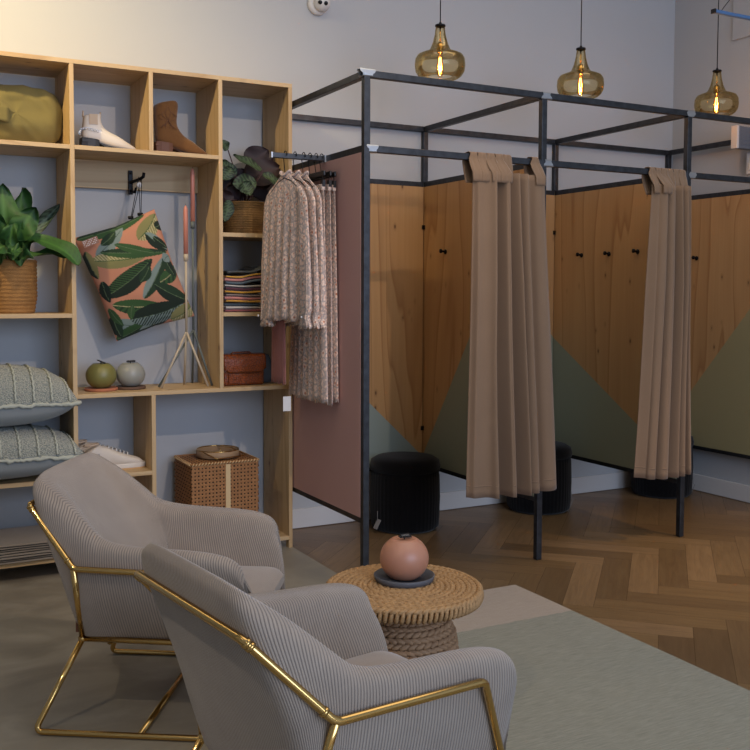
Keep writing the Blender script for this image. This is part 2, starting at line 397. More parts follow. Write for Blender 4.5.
# ------------------------------------------------------------------ fitting rooms
W1, W2, W3, D, H, RZ, PB = .967, 1.932, 2.902, 1.105, 2.272, 1.95, .302
T = .015
room = thing('fitting_room_frame', 'black steel fitting room frame of three cubicles with plywood and pink panels', 'fitting room', (1.45, .55, 0))
def sq(name, x0, x1, y0, y1, z0, z1): return bevel(MB().box(x0, x1, y0, y1, z0, z1).build(name, 'steel', room, world=True), .002, 2)
for x in (0, W1, W2, W3): sq('post', x-T, x+T, -T, T, .0025, H+T); sq('post', x-T, x+T, D-T, D+T, RZ+T if x else PB, H-T)
for x in (0, W1, W2, W3):
    sq('beam', x-T, x+T, T, D+T, H-T, H+T); sq('beam', x-T, x+T, T, D-T, RZ-T, RZ+T); sq('beam', x-T, x+T, T, D-T, PB-.012, PB+.012)
    if x: sq('post', x-T+.004, x+T-.004, D-T, D+T-.002, PB, RZ-T)
for a, b in ((0, W1), (W1, W2), (W2, W3)):
    sq('beam', a+T, b-T, -T, T, H-T, H+T); sq('beam', a+T, b-T, D-T, D+T, H-T, H+T); sq('curtain_rail', a+T, b-T, -T, T, RZ-T, RZ+T)
    sq('beam', a+T, b-T, D-T, D+T, RZ-T, RZ+T); sq('beam', a+T, b-T, D-T, D+T, PB-.012, PB+.012)
def weld(x, y, z, s=.02):
    mb = MB(); r = random.Random(int(x*100+z*10)); e = T+.0015
    def WP(u, v):
        a = u*2*PI; ca, sa = math.cos(a), math.sin(a); m_ = max(abs(ca), abs(sa)); L = s*1.5*(1+.25*math.sin(a*3+x*9))
        return V((x+(v-.5)*2*L, ca/m_*e, z+sa/m_*e))
    mb.grid(WP, 24, 4, closeu=True); mb.v = [(p[0]+r.uniform(-.0015, .0015), p[1]+r.uniform(-.0006, .0006), p[2]+r.uniform(-.0006, .0006)) for p in mb.v]
    mb.build('weld', 'weld', room, world=True)
weld(.002, -.006, H+.004, .021); weld(T+.012, -T+.002, RZ, .016); weld(W1+.01, -T+.002, H, .018); weld(W1+T+.01, -T+.002, RZ, .016); weld(W2+.005, -T+.002, H, .017); weld(W2+T+.01, -T+.002, RZ, .015)
def panel(x0, x1, y0, y1, z0, z1, m, label=None):
    o = bevel(MB().box(x0, x1, y0, y1, z0, z1).build('panel', m, room, world=True), .001, 1)
    if label: o['label'] = label
    return o
PZ0, PZ1 = PB+.012, RZ-T
ox, oy = -1.45, -.55   # room origin offset for painted materials (object coordinates)
def line_y(p, q, ax):   # two (h,z) points in world -> (axis, slope, intercept) in object space
    sl = (q[1]-p[1])/(q[0]-p[0]); c = p[1]-sl*p[0]; off = (1.45, .55)[ax]
    return (ax, sl, c+sl*off)
GP = '#8d9380'
mp1 = painted('plywood_partition_one', PL, GP, [line_y((1.08, .357), (.691, .936), 1)])
mb1 = painted('plywood_back_one', PL, '#8f9d98', [line_y((.607, .672), (.93, .369), 0)], normal=1)
mp2 = painted('plywood_partition_two', PL, GP, [line_y((1.106, 1.051), (.316, .571), 1)])
mb2 = painted('plywood_back_two', PL, GP, [line_y((1.863, 1.084), (1.5, 1.4), 0)], normal=1)
mp3 = painted('plywood_partition_three', PL, '#98906a', [line_y((.665, .889), (.395, 1.212), 1)])
panel(-T-.001, -T+.008, T, D-T-.012, PZ0, PZ1, 'pink', 'dusty pink outer panel')
panel(-T+.009, T+.001, T, D-T-.012, PZ0, PZ1, 'ply')
panel(W1-T-.001, W1+T-.004, T, D-T+.004, PZ0, PZ1, mp1); panel(W2-T-.001, W2+T-.004, T, D-T+.004, PZ0, PZ1, mp2); panel(W3-T-.001, W3+T-.004, T, D-T+.004, PZ0, PZ1, mp3)
panel(T+.01, W1-T-.007, D-T-.012, D-T-.001, PZ0, PZ1, mb1); panel(W1+T+.006, W2-T-.007, D-T-.012, D-T-.001, PZ0, PZ1, mb2); panel(W2+T+.006, W3-T-.007, D-T-.012, D-T-.001, PZ0, PZ1, 'ply')
# coat hooks
def coat_hook(x, y, z):
    mb = MB(); mb.tube([(x, y, z), (x-.004, y, z)], .014, 12); mb.tube([(x-.004, y, z), (x-.03, y, z+.004)], .006, 8); mb.tube([(x-.028, y, z+.004), (x-.036, y, z+.004)], .012, 12); mb.build('coat_hook', 'blackmetal', room, world=True)
for x, y, z in ((W1-T-.001, .844, 1.55), (W1-T-.001, .45, 1.55), (W2-T-.001, .821, 1.55), (W2-T-.001, .578, 1.55), (W2-T-.001, .341, 1.555), (W3-T-.001, .82, 1.55)): coat_hook(x, y, z)
for x in (W1, W2):
    for z in (1.7, .52): MB().box(x-T-.018, x-T+.002, D-T-.02, D-T-.012, z-.012, z+.012).build('panel_bolt', 'blackmetal', room, world=True)
# garment rail on the pink side
RY = .386
gr = bevel(MB().box(-.285, -T, RY-.012, RY+.012, 1.938, 1.962).build('garment_rail', 'steel', room, world=True), .002)
MB().box(-.292, -.285, RY-.013, RY+.013, 1.937, 1.963).build('end_cap', 'weld', gr, world=True)
MB().box(-.024, -T-.001, RY-.016, RY+.016, 1.933, 1.966).build('rail_bracket', 'weld', gr, world=True)
# ------------------------------------------------------------------ curtains
def curtain(xt0, xt1, xb0, xb1, zt, zb, folds, tabs, label, seed):
    t = thing('curtain', label, 'curtain', ((xt0+xt1)/2, -.03, zb), 0, 'fitting room curtains')
    def F(u):
        for (u0, y0), (u1, y1) in zip(folds, folds[1:]):
            if u <= u1: q = (u-u0)/(u1-u0); return lerp(y0, y1, (1-math.cos(PI*q))/2)
        return folds[-1][1]
    def P(u, v):
        # v 0 top, 1 bottom
        z = lerp(zt, zb, v)-.022*math.sin(u*2.2+.3)*v; e = v**1.15
        x = lerp(lerp(xt0, xt1, u), lerp(xb0, xb1, u), e); uu = min(1, max(0, u+.012*math.sin(v*3+seed)*math.sin(PI*u)))
        y = -.054+F(uu)*lerp(.9, 1.35, min(1, v*3))*(1+.12*math.sin(v*4+u*9)); y += .004*math.sin(23*u+v*1.4+seed)
        x += .007*math.sin(v*4+u*5+seed)*v+.010*math.sin(2*PI*u*5.3+seed)*(.4+.6*v)
        return V((x, y, z))
    mb = MB(); mb.grid(P, 150, 48); o = mb.build('curtain_cloth', 'curtain', t, world=True); mod(o, 'SOLIDIFY', thickness=.003, offset=0)
    hem = MB(); hem.grid(lambda u, v: P(u, lerp(.962, .966, v))+V((0, -.0025, 0)), 150, 1); h = hem.build('hem_seam', 'curtain', o, world=True); mod(h, 'SOLIDIFY', thickness=.002)
    for x, w in tabs:
        u = min(max((x-xt0)/(xt1-xt0), 0), 1); b = P(u, .01)
        mb = MB()
        path = [(b.y-.002, zt-.05), (b.y-.003, zt-.01), (-.0215, RZ-.01), (-.0205, RZ+.016), (-.014, RZ+.0215), (0, RZ+.0225), (.014, RZ+.0215), (.0205, RZ+.016), (.021, RZ-.02), (.012, zt-.0), (-.01, zt-.05)]
        def TP(a, c, x=x, w=w, path=path):
            f = a*(len(path)-1); i = min(int(f), len(path)-2); q = f-i; y = lerp(path[i][0], path[i+1][0], q); z = lerp(path[i][1], path[i+1][1], q)
            sq_ = 1-.35*math.exp(-((z-RZ-.02)/.03)**2)
            return V((x+(c-.5)*w*sq_+.003*math.sin(c*9+a*20+x*50), y-.003*abs(math.sin(c*PI*2+x*30))*(1 if a < .5 else -1), z))
        mb.grid(TP, 30, 8); q = mb.build('tab', 'curtain', t, world=True); mod(q, 'SOLIDIFY', thickness=.003, offset=.5)
    return t
F1 = [(0, .004), (.06, -.012), (.16, -.004), (.29, -.034), (.345, .044), (.43, -.026), (.475, -.030), (.52, .034), (.60, -.034), (.645, .030), (.73, -.018), (.78, .012), (.90, -.012), (1, .006)]
F2 = [(0, .010), (.10, -.014), (.24, -.030), (.31, .040), (.42, -.030), (.50, -.020), (.56, .040), (.66, -.034), (.72, .030), (.80, -.030), (.86, .024), (.94, -.024), (1, .004)]
curtain(.528, .938, .508, 1.045, 1.882, .372, F1, [(.552, .066), (.600, .064), (.648, .066), (.696, .064), (.742, .062), (.905, .06)], 'taupe tab-top curtain bunched at the right of the first cubicle', 1)
curtain(1.64, 1.905, 1.56, 1.94, 1.882, .372, F2, [(1.662, .058), (1.704, .058), (1.746, .058), (1.788, .058), (1.83, .058), (1.875, .058)], 'taupe tab-top curtain gathered tight at the second cubicle', 5)
# ------------------------------------------------------------------ poufs
def pouf(x, y, label, an=-.75):
    t = thing('pouf', label, 'pouf', (x, y, 0), 0, 'pleated velvet poufs in the cubicles'); R, Hh = .193, .41
    body = MB(); prof = [(0, .004), (R-.02, .004), (R-.004, .02), (R, .07), (R+.003, .18), (R, .3), (R-.004, .335)]
    body.lathe(prof, (0, 0, 0), 192, mod=lambda a, z: 1+(.014*(abs(math.sin(a*24))-.5) if .01 < z < .33 else 0)); body.build('pleated_side', 'velvet', t)
    top = MB(); top.lathe([(R-.012, .325), (R+.004, .335), (R+.006, .355), (R-.002, .385), (R-.03, Hh-.008), (R-.09, Hh), (0, Hh+.002)], (0, 0, 0), 64); top.build('seat_cushion', 'velvet', t)
    c = V((math.cos(an), math.sin(an), 0))*(R+.006)
    tg = MB(); tg.tube([c+V((0, 0, .12)), c+V((-.004, -.006, .075))], .0015, 6)
    Mx = Matrix.Translation(c+V((-.006, -.008, .05))) @ Matrix.Rotation(.5, 4, 'Y') @ Matrix.Rotation(an, 4, 'Z')
    tg.box(-.001, .001, -.016, .016, -.028, .028, M_=Mx); tg.build('hang_tag', 'kraft', t); return t
pouf(.708, .868, 'round black pleated velvet pouf in the first cubicle', -2.95); pouf(1.66, .885, 'round black pouf half hidden behind the first curtain'); pouf(2.66, .87, 'round black pouf on the floor behind the second curtain')
# ------------------------------------------------------------------ pendant lamps
def pendant(x, y, zb, label):
    t = thing('pendant_lamp', label, 'lamp', (x, y, zb), 0, 'amber glass pendants over the cubicles')
    R = .122
    prof = [(.075, .0), (.092, .002), (.108, .014), (.120, .034), (.124, .062), (.121, .094), (.110, .112), (.090, .121), (.064, .129), (.050, .140), (.037, .17), (.027, .21), (.022, .252), (.0205, .252), (.0255, .21), (.0355, .17), (.0485, .139), (.0625, .1275), (.089, .1192), (.109, .1102), (.1195, .093), (.1225, .062), (.1185, .035), (.107, .0155), (.0915, .0036), (.075, .0015)]
    prof = [(r, z) for r, z in prof]
    g = MB(); g.lathe(prof, (0, 0, 0), 48, closed_prof=True); g.build('glass_shade', 'amber', t)
    c = MB(); c.lathe([(0, .27), (.006, .27), (.008, .262), (.025, .258), (.026, .25), (.02, .247), (0, .247)], (0, 0, 0), 24); c.build('cap', 'blackmetal', t)
    s = MB(); s.tube([(0, 0, .25), (0, 0, .17)], .004, 8); s.lathe([(0, .175), (.012, .172), (.017, .16), (.017, .13), (.014, .12), (0, .12)], (0, 0, 0), 20); s.build('socket', 'gold', t)
    b = MB(); b.lathe([(0, .006), (.012, .01), (.019, .03), (.018, .06), (.012, .095), (.011, .12)], (0, 0, 0), 24); bo = b.build('bulb', 'bulb', t)
    f = MB()
    for k in range(4): 
        a = k*PI/2; f.tube([(.004*math.cos(a), .004*math.sin(a), .10), (.009*math.cos(a), .009*math.sin(a), .06), (.006*math.cos(a+.4), .006*math.sin(a+.4), .022)], .0016, 6)
    f.build('filament', 'filament', bo)
    k = MB(); k.tube([(0, 0, .268), (0, 0, ZC-zb-.03)], .0028, 8); k.lathe([(.05, ZC-zb-.03), (.05, ZC-zb-.001), (0, ZC-zb-.001)], (0, 0, 0), 24); k.build('cord', 'black', t)
    return t
LP = [(.560, .29, 2.368), (1.440, .29, 2.362), (2.455, .29, 2.358)]
for (x, y, z), l in zip(LP, ('amber glass pendant lamp nearest the shelving', 'amber glass pendant lamp in the middle of the row', 'amber glass pendant lamp farthest right')): pendant(x, y, z, l)
# ------------------------------------------------------------------ rug
rug = MB(); rug.grid(lambda u, v: V((lerp(-.64, .612, u), lerp(-3.6, -.297, v), .0065+.0006*math.sin(u*23+v*31))), 40, 60)
rug.box(-.64, .612, -3.6, -.297, .0024, .0062); o = rug.build('rug', 'rug', loc=(-.054, -1.70, 0)); tag(o, 'sage green flat-woven rug with a pinkish beige end band on the floor', 'rug')
# ------------------------------------------------------------------ armchairs
CW = .642
def armchair(label, loc, rz):
    t = thing('armchair', label, 'armchair', loc, rz, 'corduroy armchairs with brass frames')
    off = V((-.32, -CW/2, 0))
    # half shell stations: list of ring points (s,t,z)
    th = .082
    def arm(sb, st, zt, dz=0, tk=0):
        zb = .262
        return [(sb, .105, zb), (sb, .090+tk, zb+.010), (lerp(sb, st, .35), .052+tk, .36), (lerp(sb, st, .7), .018+tk, .45), (st, .003+tk, zt-.032), (st, .014+tk*.6, zt-.008), (st, .041, zt), (st, th-.014-tk*.6, zt-.008), (st, th-tk, zt-.035), (lerp(sb, st, .6), th+.010-tk, .45), (sb, th+.030-tk, .36), (sb, th+.035-tk, .28)]
    def mk(ob, om, om2, ot, cr, it, im, ib):
        ob, om, om2, ot, cr, it, im, ib = map(V, (ob, om, om2, ot, cr, it, im, ib))
        r = [ob, ob.lerp(om, .12), om, om2, ot, ot.lerp(cr, .55)+V((0, 0, .006)), cr, it.lerp(cr, .55)+V((0, 0, .006)), it, it.lerp(im, .5), im, ib]
        return [tuple(p) for p in r]
    st = []
    st.append([(p[0], lerp(p[1], .041 if p[2] > .4 else .07, .5), p[2]) for p in arm(.660, .626, .488)])
    st.append(arm(.660, .620, .508, tk=.010)); st.append(arm(.650, .602, .534, tk=.002)); st.append(arm(.61, .555, .551)); st.append(arm(.54, .49, .560)); st.append(arm(.43, .39, .564)); st.append(arm(.32, .30, .569)); st.append(arm(.26, .235, .576))
    st.append(mk((.200, .095, .262), (.185, .048, .36), (.180, .012, .47), (.186, .004, .560), (.190, .042, .592), (.200, .082, .565), (.25, .100, .43), (.28, .108, .29)))
    st.append(mk((.160, .092, .262), (.150, .046, .36), (.140, .010, .48), (.128, .008, .600), (.140, .046, .636), (.158, .088, .605), (.235, .110, .44), (.285, .115, .29)))
    st.append(mk((.125, .092, .262), (.112, .046, .36), (.104, .012, .48), (.048, .026, .668), (.062, .062, .704), (.102, .108, .668), (.215, .124, .45), (.288, .125, .29)))
    st.append(mk((.110, .100, .262), (.092, .056, .36), (.074, .022, .48), (-.020, .044, .706), (-.002, .080, .746), (.058, .132, .705), (.20, .146, .46), (.290, .14, .29)))
    st.append(mk((.104, .135, .262), (.082, .090, .36), (.058, .062, .48), (-.046, .074, .722), (-.022, .104, .762), (.036, .155, .720), (.192, .172, .46), (.290, .17, .29)))
    st.append(mk((.104, .180, .262), (.080, .150, .36), (.055, .140, .48), (-.050, .150, .728), (-.026, .162, .768), (.028, .186, .727), (.186, .21, .46), (.290, .21, .29)))
    st.append(mk((.104, .240, .262), (.080, .230, .36), (.055, .226, .48), (-.050, .235, .729), (-.026, .238, .769), (.026, .240, .728), (.183, .25, .46), (.290, .25, .29)))
    st.append(mk((.104, CW/2, .262), (.080, CW/2, .36), (.055, CW/2, .48), (-.050, CW/2, .729), (-.026, CW/2, .769), (.025, CW/2, .728), (.182, CW/2, .46), (.290, CW/2, .29)))
    full = st+[[(p[0], CW-p[1], p[2]) for p in s] for s in reversed(st[:-1])]
    # cumulative rib coordinate, separate for outer / inner so that spacing stays even
    nr = len(st[0]); vs = []; uvs = []; acc = [0]*nr
    def key(i, j):
        if j in (4, 5, 6, 7, 8): jj = (4, 8)
        return j
    U = [[0]*nr for _ in full]
    for i in range(1, len(full)):
        d = [(V(full[i][j])-V(full[i-1][j])).length for j in range(nr)]
        out = (d[2]+d[3]+d[4]+d[5]+d[6])/5; inn = (d[8]+d[9]+d[10]+d[7])/4
        for j in range(nr):
            U[i][j] = U[i-1][j]+(out if j <= 5 else inn if j >= 7 else (out+inn)/2)
    for i, s in enumerate(full):
        for j, p in enumerate(s): vs.append(V(p)+off); uvs.append((U[i][j], j/nr))
    n_ = len(full); fs = []; mb = MB()
    for i in range(n_-1):
        for j in range(nr-1): fs.append((i*nr+j, (i+1)*nr+j, (i+1)*nr+j+1, i*nr+j+1))
    fs.append(tuple(range(nr))); fs.append(tuple(range((n_-1)*nr, n_*nr))[::-1])
    mb.add(vs, fs, uvs=uvs); sh = mb.build('upholstered_shell', 'cord', t, fixn=True)
    ca = sh.data.attributes.new('crease_edge', 'FLOAT', 'EDGE'); N_ = len(full)
    for e in sh.data.edges:
        a_, b_ = e.vertices; i_, j_ = a_//nr, a_%nr
        if a_%nr == 6 and b_%nr == 6 and (7 <= a_//nr <= N_-8): ca.data[e.index].value = .5
        if a_%nr == 8 and b_%nr == 8 and (7 <= a_//nr <= 11 or N_-12 <= a_//nr <= N_-8): ca.data[e.index].value = .45
        if a_//nr == b_//nr and a_//nr in (8, N_-9) and a_%nr >= 4: ca.data[e.index].value = .35
    mod(sh, 'SUBSURF', levels=2, render_levels=2)
    # seat cushion
    s0, s1, t0, t1, z0, z1 = .175, .660, th+.008, CW-th-.008, .292, .372
    def SP(u, v):
        a = v*2*PI; cx = math.copysign(abs(math.cos(a))**.35, math.cos(a)); cz = math.copysign(abs(math.sin(a))**.5, math.sin(a)); 
        tt = (t0+t1)/2+(t1-t0)/2*cx*(1 if u < .9 else 1-.10*((u-.9)/.1)**2); k = u
        zz = (z0+z1)/2+(z1-z0)/2*cz*(math.sqrt(max(0, 1-max(0, (k-.86)/.14)**2))*.75+.25 if k > .86 else 1)
        if cz > 0: zz += .012*math.sin(PI*u)*(1-cx*cx)+.010*u
        return V((lerp(s0, s1, u), tt, zz))+off
    c = MB(); c.grid(SP, 26, 40, closev=True); 
    end = [SP(1, j/40) for j in range(40)]; c.add(end, [tuple(range(40))]); c.build('seat_cushion', 'cord_seat', t)
    b = MB(); b.box(.13+off.x, .64+off.x, .10+off.y, CW-.10+off.y, .256, .292); bevel(b.build('seat_base', 'cord_seat', t), .004)
    # brass frame
    r = .0092
    def fr(pts, rad=.03, name='frame_tube'):
        g = MB(); g.tube([V(p)+off for p in smooth_path(pts, rad)], r, 12); return g.build(name, 'gold', t)
    q = -.004; yt = .062
    Dn, Cn, En, Gn, Bn = (-.034, yt, .681), (.128, q, .508), (.503, q-.004, .499), (.640, .083, .262), (.115, .090, .266)
    mir = lambda p: (p[0], CW-p[1], p[2])
    loop = [Bn, Gn, En, Cn, Dn, mir(Dn), mir(Cn), mir(En), mir(Gn), mir(Bn)]
    fr(loop, .016)
    for f_ in (lambda p: p, mir):
        fr([f_(Cn), f_(Bn)], .01, 'back_strut')
        A, F = (0, 0, .0120), (.64, 0, .0120)
        fr([f_((.117, .090, .268)), f_(A), f_(F), f_((.52, .085, .264))], .03, 'runner')
        for k, x in enumerate((.003, .268, .282)): 
            g = MB(); p = V(f_(Cn)).lerp(V(f_(Dn)), .12+x*3); dv = (V(f_(Dn))-V(f_(Cn))).normalized(); g.tube([p+off-dv*.004, p+off+dv*.004], r+.0022, 12); g.build('tube_collar', 'gold', t)
        g = MB(); p = V(f_(Bn))+off; g.tube([p+V((-.006, 0, -.004)), p+V((.006, 0, .004))], r+.003, 12)
        g.build('bolt_joint', 'gold', t)
    fr([(.32, 0, .0125), (.32, CW, .0125)], .01, 'cross_bar')
    fr([(.20, .09, .258), (.20, CW-.09, .258)], .01, 'cross_bar'); fr([(.52, .09, .258), (.52, CW-.09, .258)], .01, 'cross_bar')
    MB().box(.100+off.x, .112+off.x, .076+off.y, .079+off.y, .29, .325).build('cloth_label', 'heelbrown', t)
    return t
def place(pose):
    X, Y, th = pose; d = V((math.cos(th), math.sin(th), 0)); n_ = V((-math.sin(th), math.cos(th), 0)); return V((X, Y, 0))+d*.32+n_*CW/2
A1 = (-1.5338, -.8139, -.5726); A2 = (-1.3095, -2.1599, .1297)
armchair('grey beige corduroy armchair with brass frame, the one farther back by the shelves', place(A1), A1[2])
armchair('grey beige corduroy armchair with brass frame, nearest the viewer seen from behind', place(A2), A2[2])
# ------------------------------------------------------------------ wicker table with ball candle
tx, ty = -.474, -1.172
tb = thing('side_table', 'round woven water hyacinth side table with hourglass base', 'table', (tx, ty, .0065))
def rope_ring(mb, R, z, r, tw, n=None, lift=0, ph=0):
    """a twisted ring made of slanted oval strands"""
    n = n or max(10, int(2*PI*R/(r*2.1)))
    for k in range(n):
        a0 = 2*PI*(k+ph)/n; a1 = a0+2*PI/n*1.9
        pts = []; rr = []
        for q in range(5):
            f = q/4; a = lerp(a0, a1, f); dr = tw*(f-.5)*r*1.5; dz = r*.55*math.sin(f*PI)+lift
            pts.append((( R+dr)*math.cos(a), (R+dr)*math.sin(a), z+dz)); rr.append(r*(.35+.5*math.sin(PI*(.12+.76*f))))
        mb.tube(pts, rr, 6)
mb = MB(); TR = .246
k = 0
R_ = TR-.008
while R_ > .02:
    rope_ring(mb, R_, .385, .0105, 1 if k % 2 else -1, ph=k*.37); R_ -= .0165; k += 1
mb.lathe([(0, .362), (TR-.014, .362), (TR-.008, .374), (TR-.012, .387), (0, .387)], (0, 0, 0), 64); o = mb.build('tabletop', 'rope', tb)
mb = MB(); nn = 92
for k in range(nn):
    a = 2*PI*k/nn; b = a+.035; pts = []; 
    for q in range(6):
        f = q/5; an = PI*(f-.5); pts.append(((TR-.008+.009*math.cos(an))*math.cos(lerp(a, b, f)), (TR-.008+.009*math.cos(an))*math.sin(lerp(a, b, f)), .374+.016*math.sin(an)))
    mb.tube(pts, .0066, 6)
mb.build('woven_rim', 'rope', tb)
mb = MB(); prof = [(.160, .012), (.164, .05), (.166, .10), (.166, .15), (.164, .20), (.158, .245), (.142, .28), (.112, .305), (.082, .325), (.070, .348)]
mb.lathe([(r-.008, z) for r, z in prof]+[(.06, .36), (0, .36)], (0, 0, 0), 48)
zz = .012; k = 0
while zz < .345:
    for (r0, z0), (r1, z1) in zip(prof, prof[1:]+[(.06, .36)]):
        if z0 <= zz <= z1: R_ = lerp(r0, r1, (zz-z0)/(z1-z0)); slope = abs(r1-r0)/max(.001, z1-z0)
    rope_ring(mb, R_, zz, .011, .9 if k % 2 else -.9, ph=k*.4); zz += .017/math.sqrt(1+slope*slope); k += 1
mb.build('pedestal_base', 'ropedark', tb)
def ball_candle(x, y, z, r, wax_m, sau_m, sr, label, slabel, tagang=.4, dish=False, sq_=.92):
    s = thing('candle_saucer', slabel, 'saucer', (x, y, z))
    if dish: p = [(0, 0), (sr*.82, 0), (sr*.95, .006), (sr, .022), (sr*.965, .024), (sr*.90, .010), (0, .009)]
    else: p = [(0, 0), (sr*.97, 0), (sr, .004), (sr, .010), (sr*.97, .014), (sr*.8, .012), (0, .010)]
    sm_ = MB(); sm_.lathe(p, (0, 0, 0), 48); sm_.build('saucer_dish', sau_m, s)
    zb = z+(.0095 if dish else .0125); t = thing('ball_candle', label, 'candle', (x, y, zb))
    prof = []
    for k in range(25):
        a = -PI/2+PI*k/24; rr = r*math.cos(a); zz = r*sq_*math.sin(a); lo, hi = -r*sq_*.93, r*sq_*.86
        prof.append((rr, zz))
    prof = [(0, -r*sq_*.90)]+[(a, b) for a, b in prof if -r*sq_*.90 < b < r*sq_*.85]+[(r*.50, r*sq_*.87), (r*.46, r*sq_*.87), (r*.2, r*sq_*.84), (0, r*sq_*.83)]
    c = MB(); c.lathe([(a, b+r*sq_*.90) for a, b in prof], (0, 0, 0), 48); c.build('wax_ball', wax_m, t)
    zt = r*sq_*1.73; w = MB(); w.tube([(0, 0, zt-.004), (0, 0, zt+.012)], .002, 6)
    w.build('wick', 'wick', t)
    g = MB(); Mx = Matrix.Translation((.0, -.004, zt+.010)) @ Matrix.Rotation(tagang, 4, 'Y') @ Matrix.Rotation(.15, 4, 'X')
    g.box(-.021, .021, -.008, .008, -.0015, .0015, M_=Mx); g.box(-.012, .024, -.006, .010, .0018, .004, M_=Mx @ Matrix.Rotation(.3, 4, 'Z')); 
    g2 = g.build('wick_tag', 'wick', t)
    tx_ = MB()
    for q in range(3): tx_.box(-.014, .014, -.005+q*.004, -.004+q*.004, .0041, .0044, M_=Mx)
    tx_.build('tag_print', 'kraft', t)
ball_candle(-.447, -1.130, .3995, .0785, 'waxpeach', 'slate', .098, 'peach ball candle on the woven side table', 'slate grey saucer on the woven side table', .05, True, .93)
ball_candle(-.957, .90, .8475, .072, 'waxolive', 'terra', .078, 'olive green ball candle on the shelf under the printed cushion', 'terracotta saucer under the olive green ball candle', .45)
ball_candle(-.812, .915, .8475, .070, 'waxgrey', 'brownclay', .072, 'pale grey ball candle beside the olive one', 'brown clay saucer under the pale grey ball candle', .05)
# ------------------------------------------------------------------ tripod candlesticks
def candlestick(x, y, m, hp, c0, c1, feet, apex, label, rz=0):
    z = .8475; t = thing('candlestick', label, 'candlestick', (x, y, z))
    a = MB(); a.tube([(0, 0, apex-.01), (0, 0, hp)], .0062, 10); a.tube([(0, 0, hp-.03), (0, 0, hp+.004)], .0115, 12); a.build('pole', m, t)
    for fx, fy in feet: b = MB(); b.tube([(0, 0, apex), (fx, fy, .004)], .0058, 8); b.build('leg', m, t)
    e = thing('taper_candle', label.split(' tripod')[0].replace('candlestick', '')+' stick holding a tall pink candle', 'candle', (x, y, z+hp+.0045)); 
    e['label'] = 'tall pink taper candle standing in the '+label.split(' tripod')[0]+' candlestick'
    c = MB(); L = c1-hp; c.lathe([(0, 0), (.0115, .0), (.0108, L*.9), (.008, L-.012), (0, L)], (0, 0, 0), 16); c.build('candle_wax', 'waxpink', e)
    w = MB(); w.tube([(0, 0, L-.004), (0, 0, L+.006)], .001, 5); w.build('wick', 'wick', e)
candlestick(-.545, .87, 'creammetal', .655, .655, .895, [(-.135, -.02), (.095, -.045), (.02, .11)], .275, 'cream metal tripod candlestick on the shelf beside the cushion')
candlestick(-.492, .925, 'greymetal', .82, .82, 1.085, [(-.185, -.02), (.075, -.06), (.03, .12)], .282, 'taller dark grey metal tripod candlestick on the shelf beside the cushion')
# ------------------------------------------------------------------ hook + cushion
hk = thing('wall_hook', 'black iron hook screwed to the board at the back of the shelving', 'hook', (-.762, 1.086, 1.865))
mb = MB(); mb.box(-.012, .012, -.008, .0, -.06, .06); bevel(mb.build('back_plate', 'blackmetal', hk), .004)
mb = MB(); mb.tube([(0, -.008, .0), (.03, -.07, .012), (.042, -.092, .022), (.044, -.097, .042)], .008, 10); mb.tube([(0, -.008, -.045), (.012, -.04, -.05), (.016, -.052, -.03)], .006, 8)
for k in (-.04, .045): mb.tube([(0, -.008, k), (0, -.011, k)], .006, 8)
mb.build('hook_arm', 'blackmetal', hk)
CR = {'s': '#b37b61', 'd': '#1e3322', 'g': '#2f4c2a', 'b': '#6f7f7b', 'o': '#77744a', 'c': '#a39b73', 'k': '#16241c'}
leafs = [((85,235),(390,108),26,'d','g',0),((168,312),(285,170),26,'b','b',0),((190,260),(250,190),20,'d','d',0),((352,232),(440,105),36,'o','c',1),((432,170),(470,140),20,'k','k',0),((385,200),(495,275),24,'b','k',0),((420,215),(500,262),14,'k','k',0),
 ((140,335),(385,308),32,'c','o',1),((185,295),(492,283),20,'d','g',0),((245,255),(440,296),17,'g','g',0),((212,505),(412,320),40,'g','k',2),((378,508),(468,305),26,'b','d',0),((362,430),(400,350),20,'d','d',0),((450,430),(540,345),28,'g','d',3),((470,300),(525,400),22,'k','d',0),((425,440),(600,520),30,'d','k',0),
 ((250,625),(400,640),26,'b','b',0),((278,708),(405,620),30,'g','d',0),((375,668),(500,600),24,'b','k',0),((245,542),(470,540),30,'g','d',3),((325,610),(565,528),46,'k','b',2),((512,612),(612,530),36,'o','c',1),((330,540),(330,610),14,'g','g',0),((250,590),(300,700),22,'d','k',0),((195,430),(235,530),20,'k','k',0),((120,290),(180,420),22,'o','k',0),((230,560),(300,640),14,'g','g',0),((500,300),(470,330),22,'b','b',0)]
def cushcol(u, v):
    TL, TRr, BR_, BL = V((75, 228)), V((437, 85)), V((620, 590)), V((280, 715)); p = TL.lerp(TRr, u).lerp(BL.lerp(BR_, u), v)
    c = CR['s']
    for a, b, w, c1, c2, st in leafs:
        a, b = V(a), V(b); d = b-a; L = d.length; d /= L; q = p-a; s = q.dot(d)/L; 
        if not 0 < s < 1: continue
        e = q.x*d.y-q.y*d.x+math.sin(s*PI)*w*.25; hw = 1.2*w*(math.sin(PI*s**.85)**.7)
        if abs(e) < hw:
            c = c1 if e > 0 else c2; c = CR[c]
            if abs(e) < 1.7 and st in (1, 3): c = CR['c'] if st == 3 else CR['g']
            elif abs(e) < 1.3 and s < .9: c = '#55684a' if c in (CR['d'], CR['k'], CR['g']) else '#3f5144'
            elif st and (int((s*L+abs(e)*.8)/ (7 if st != 3 else 14)) % 2 == 0) and abs(e) > 2:
                c = {1: CR['o'], 2: CR['k'], 3: CR['g']}[st]
    return lin(c)
cu = thing('cushion', 'salmon cushion printed with green tropical leaves hanging tilted from the hook', 'cushion', (-.776, .92, 1.395))
cor = [V((-1.066, 0, 1.573)), V((-.694, 0, 1.722)), V((-.495, 0, 1.200)), V((-.868, 0, 1.078))]
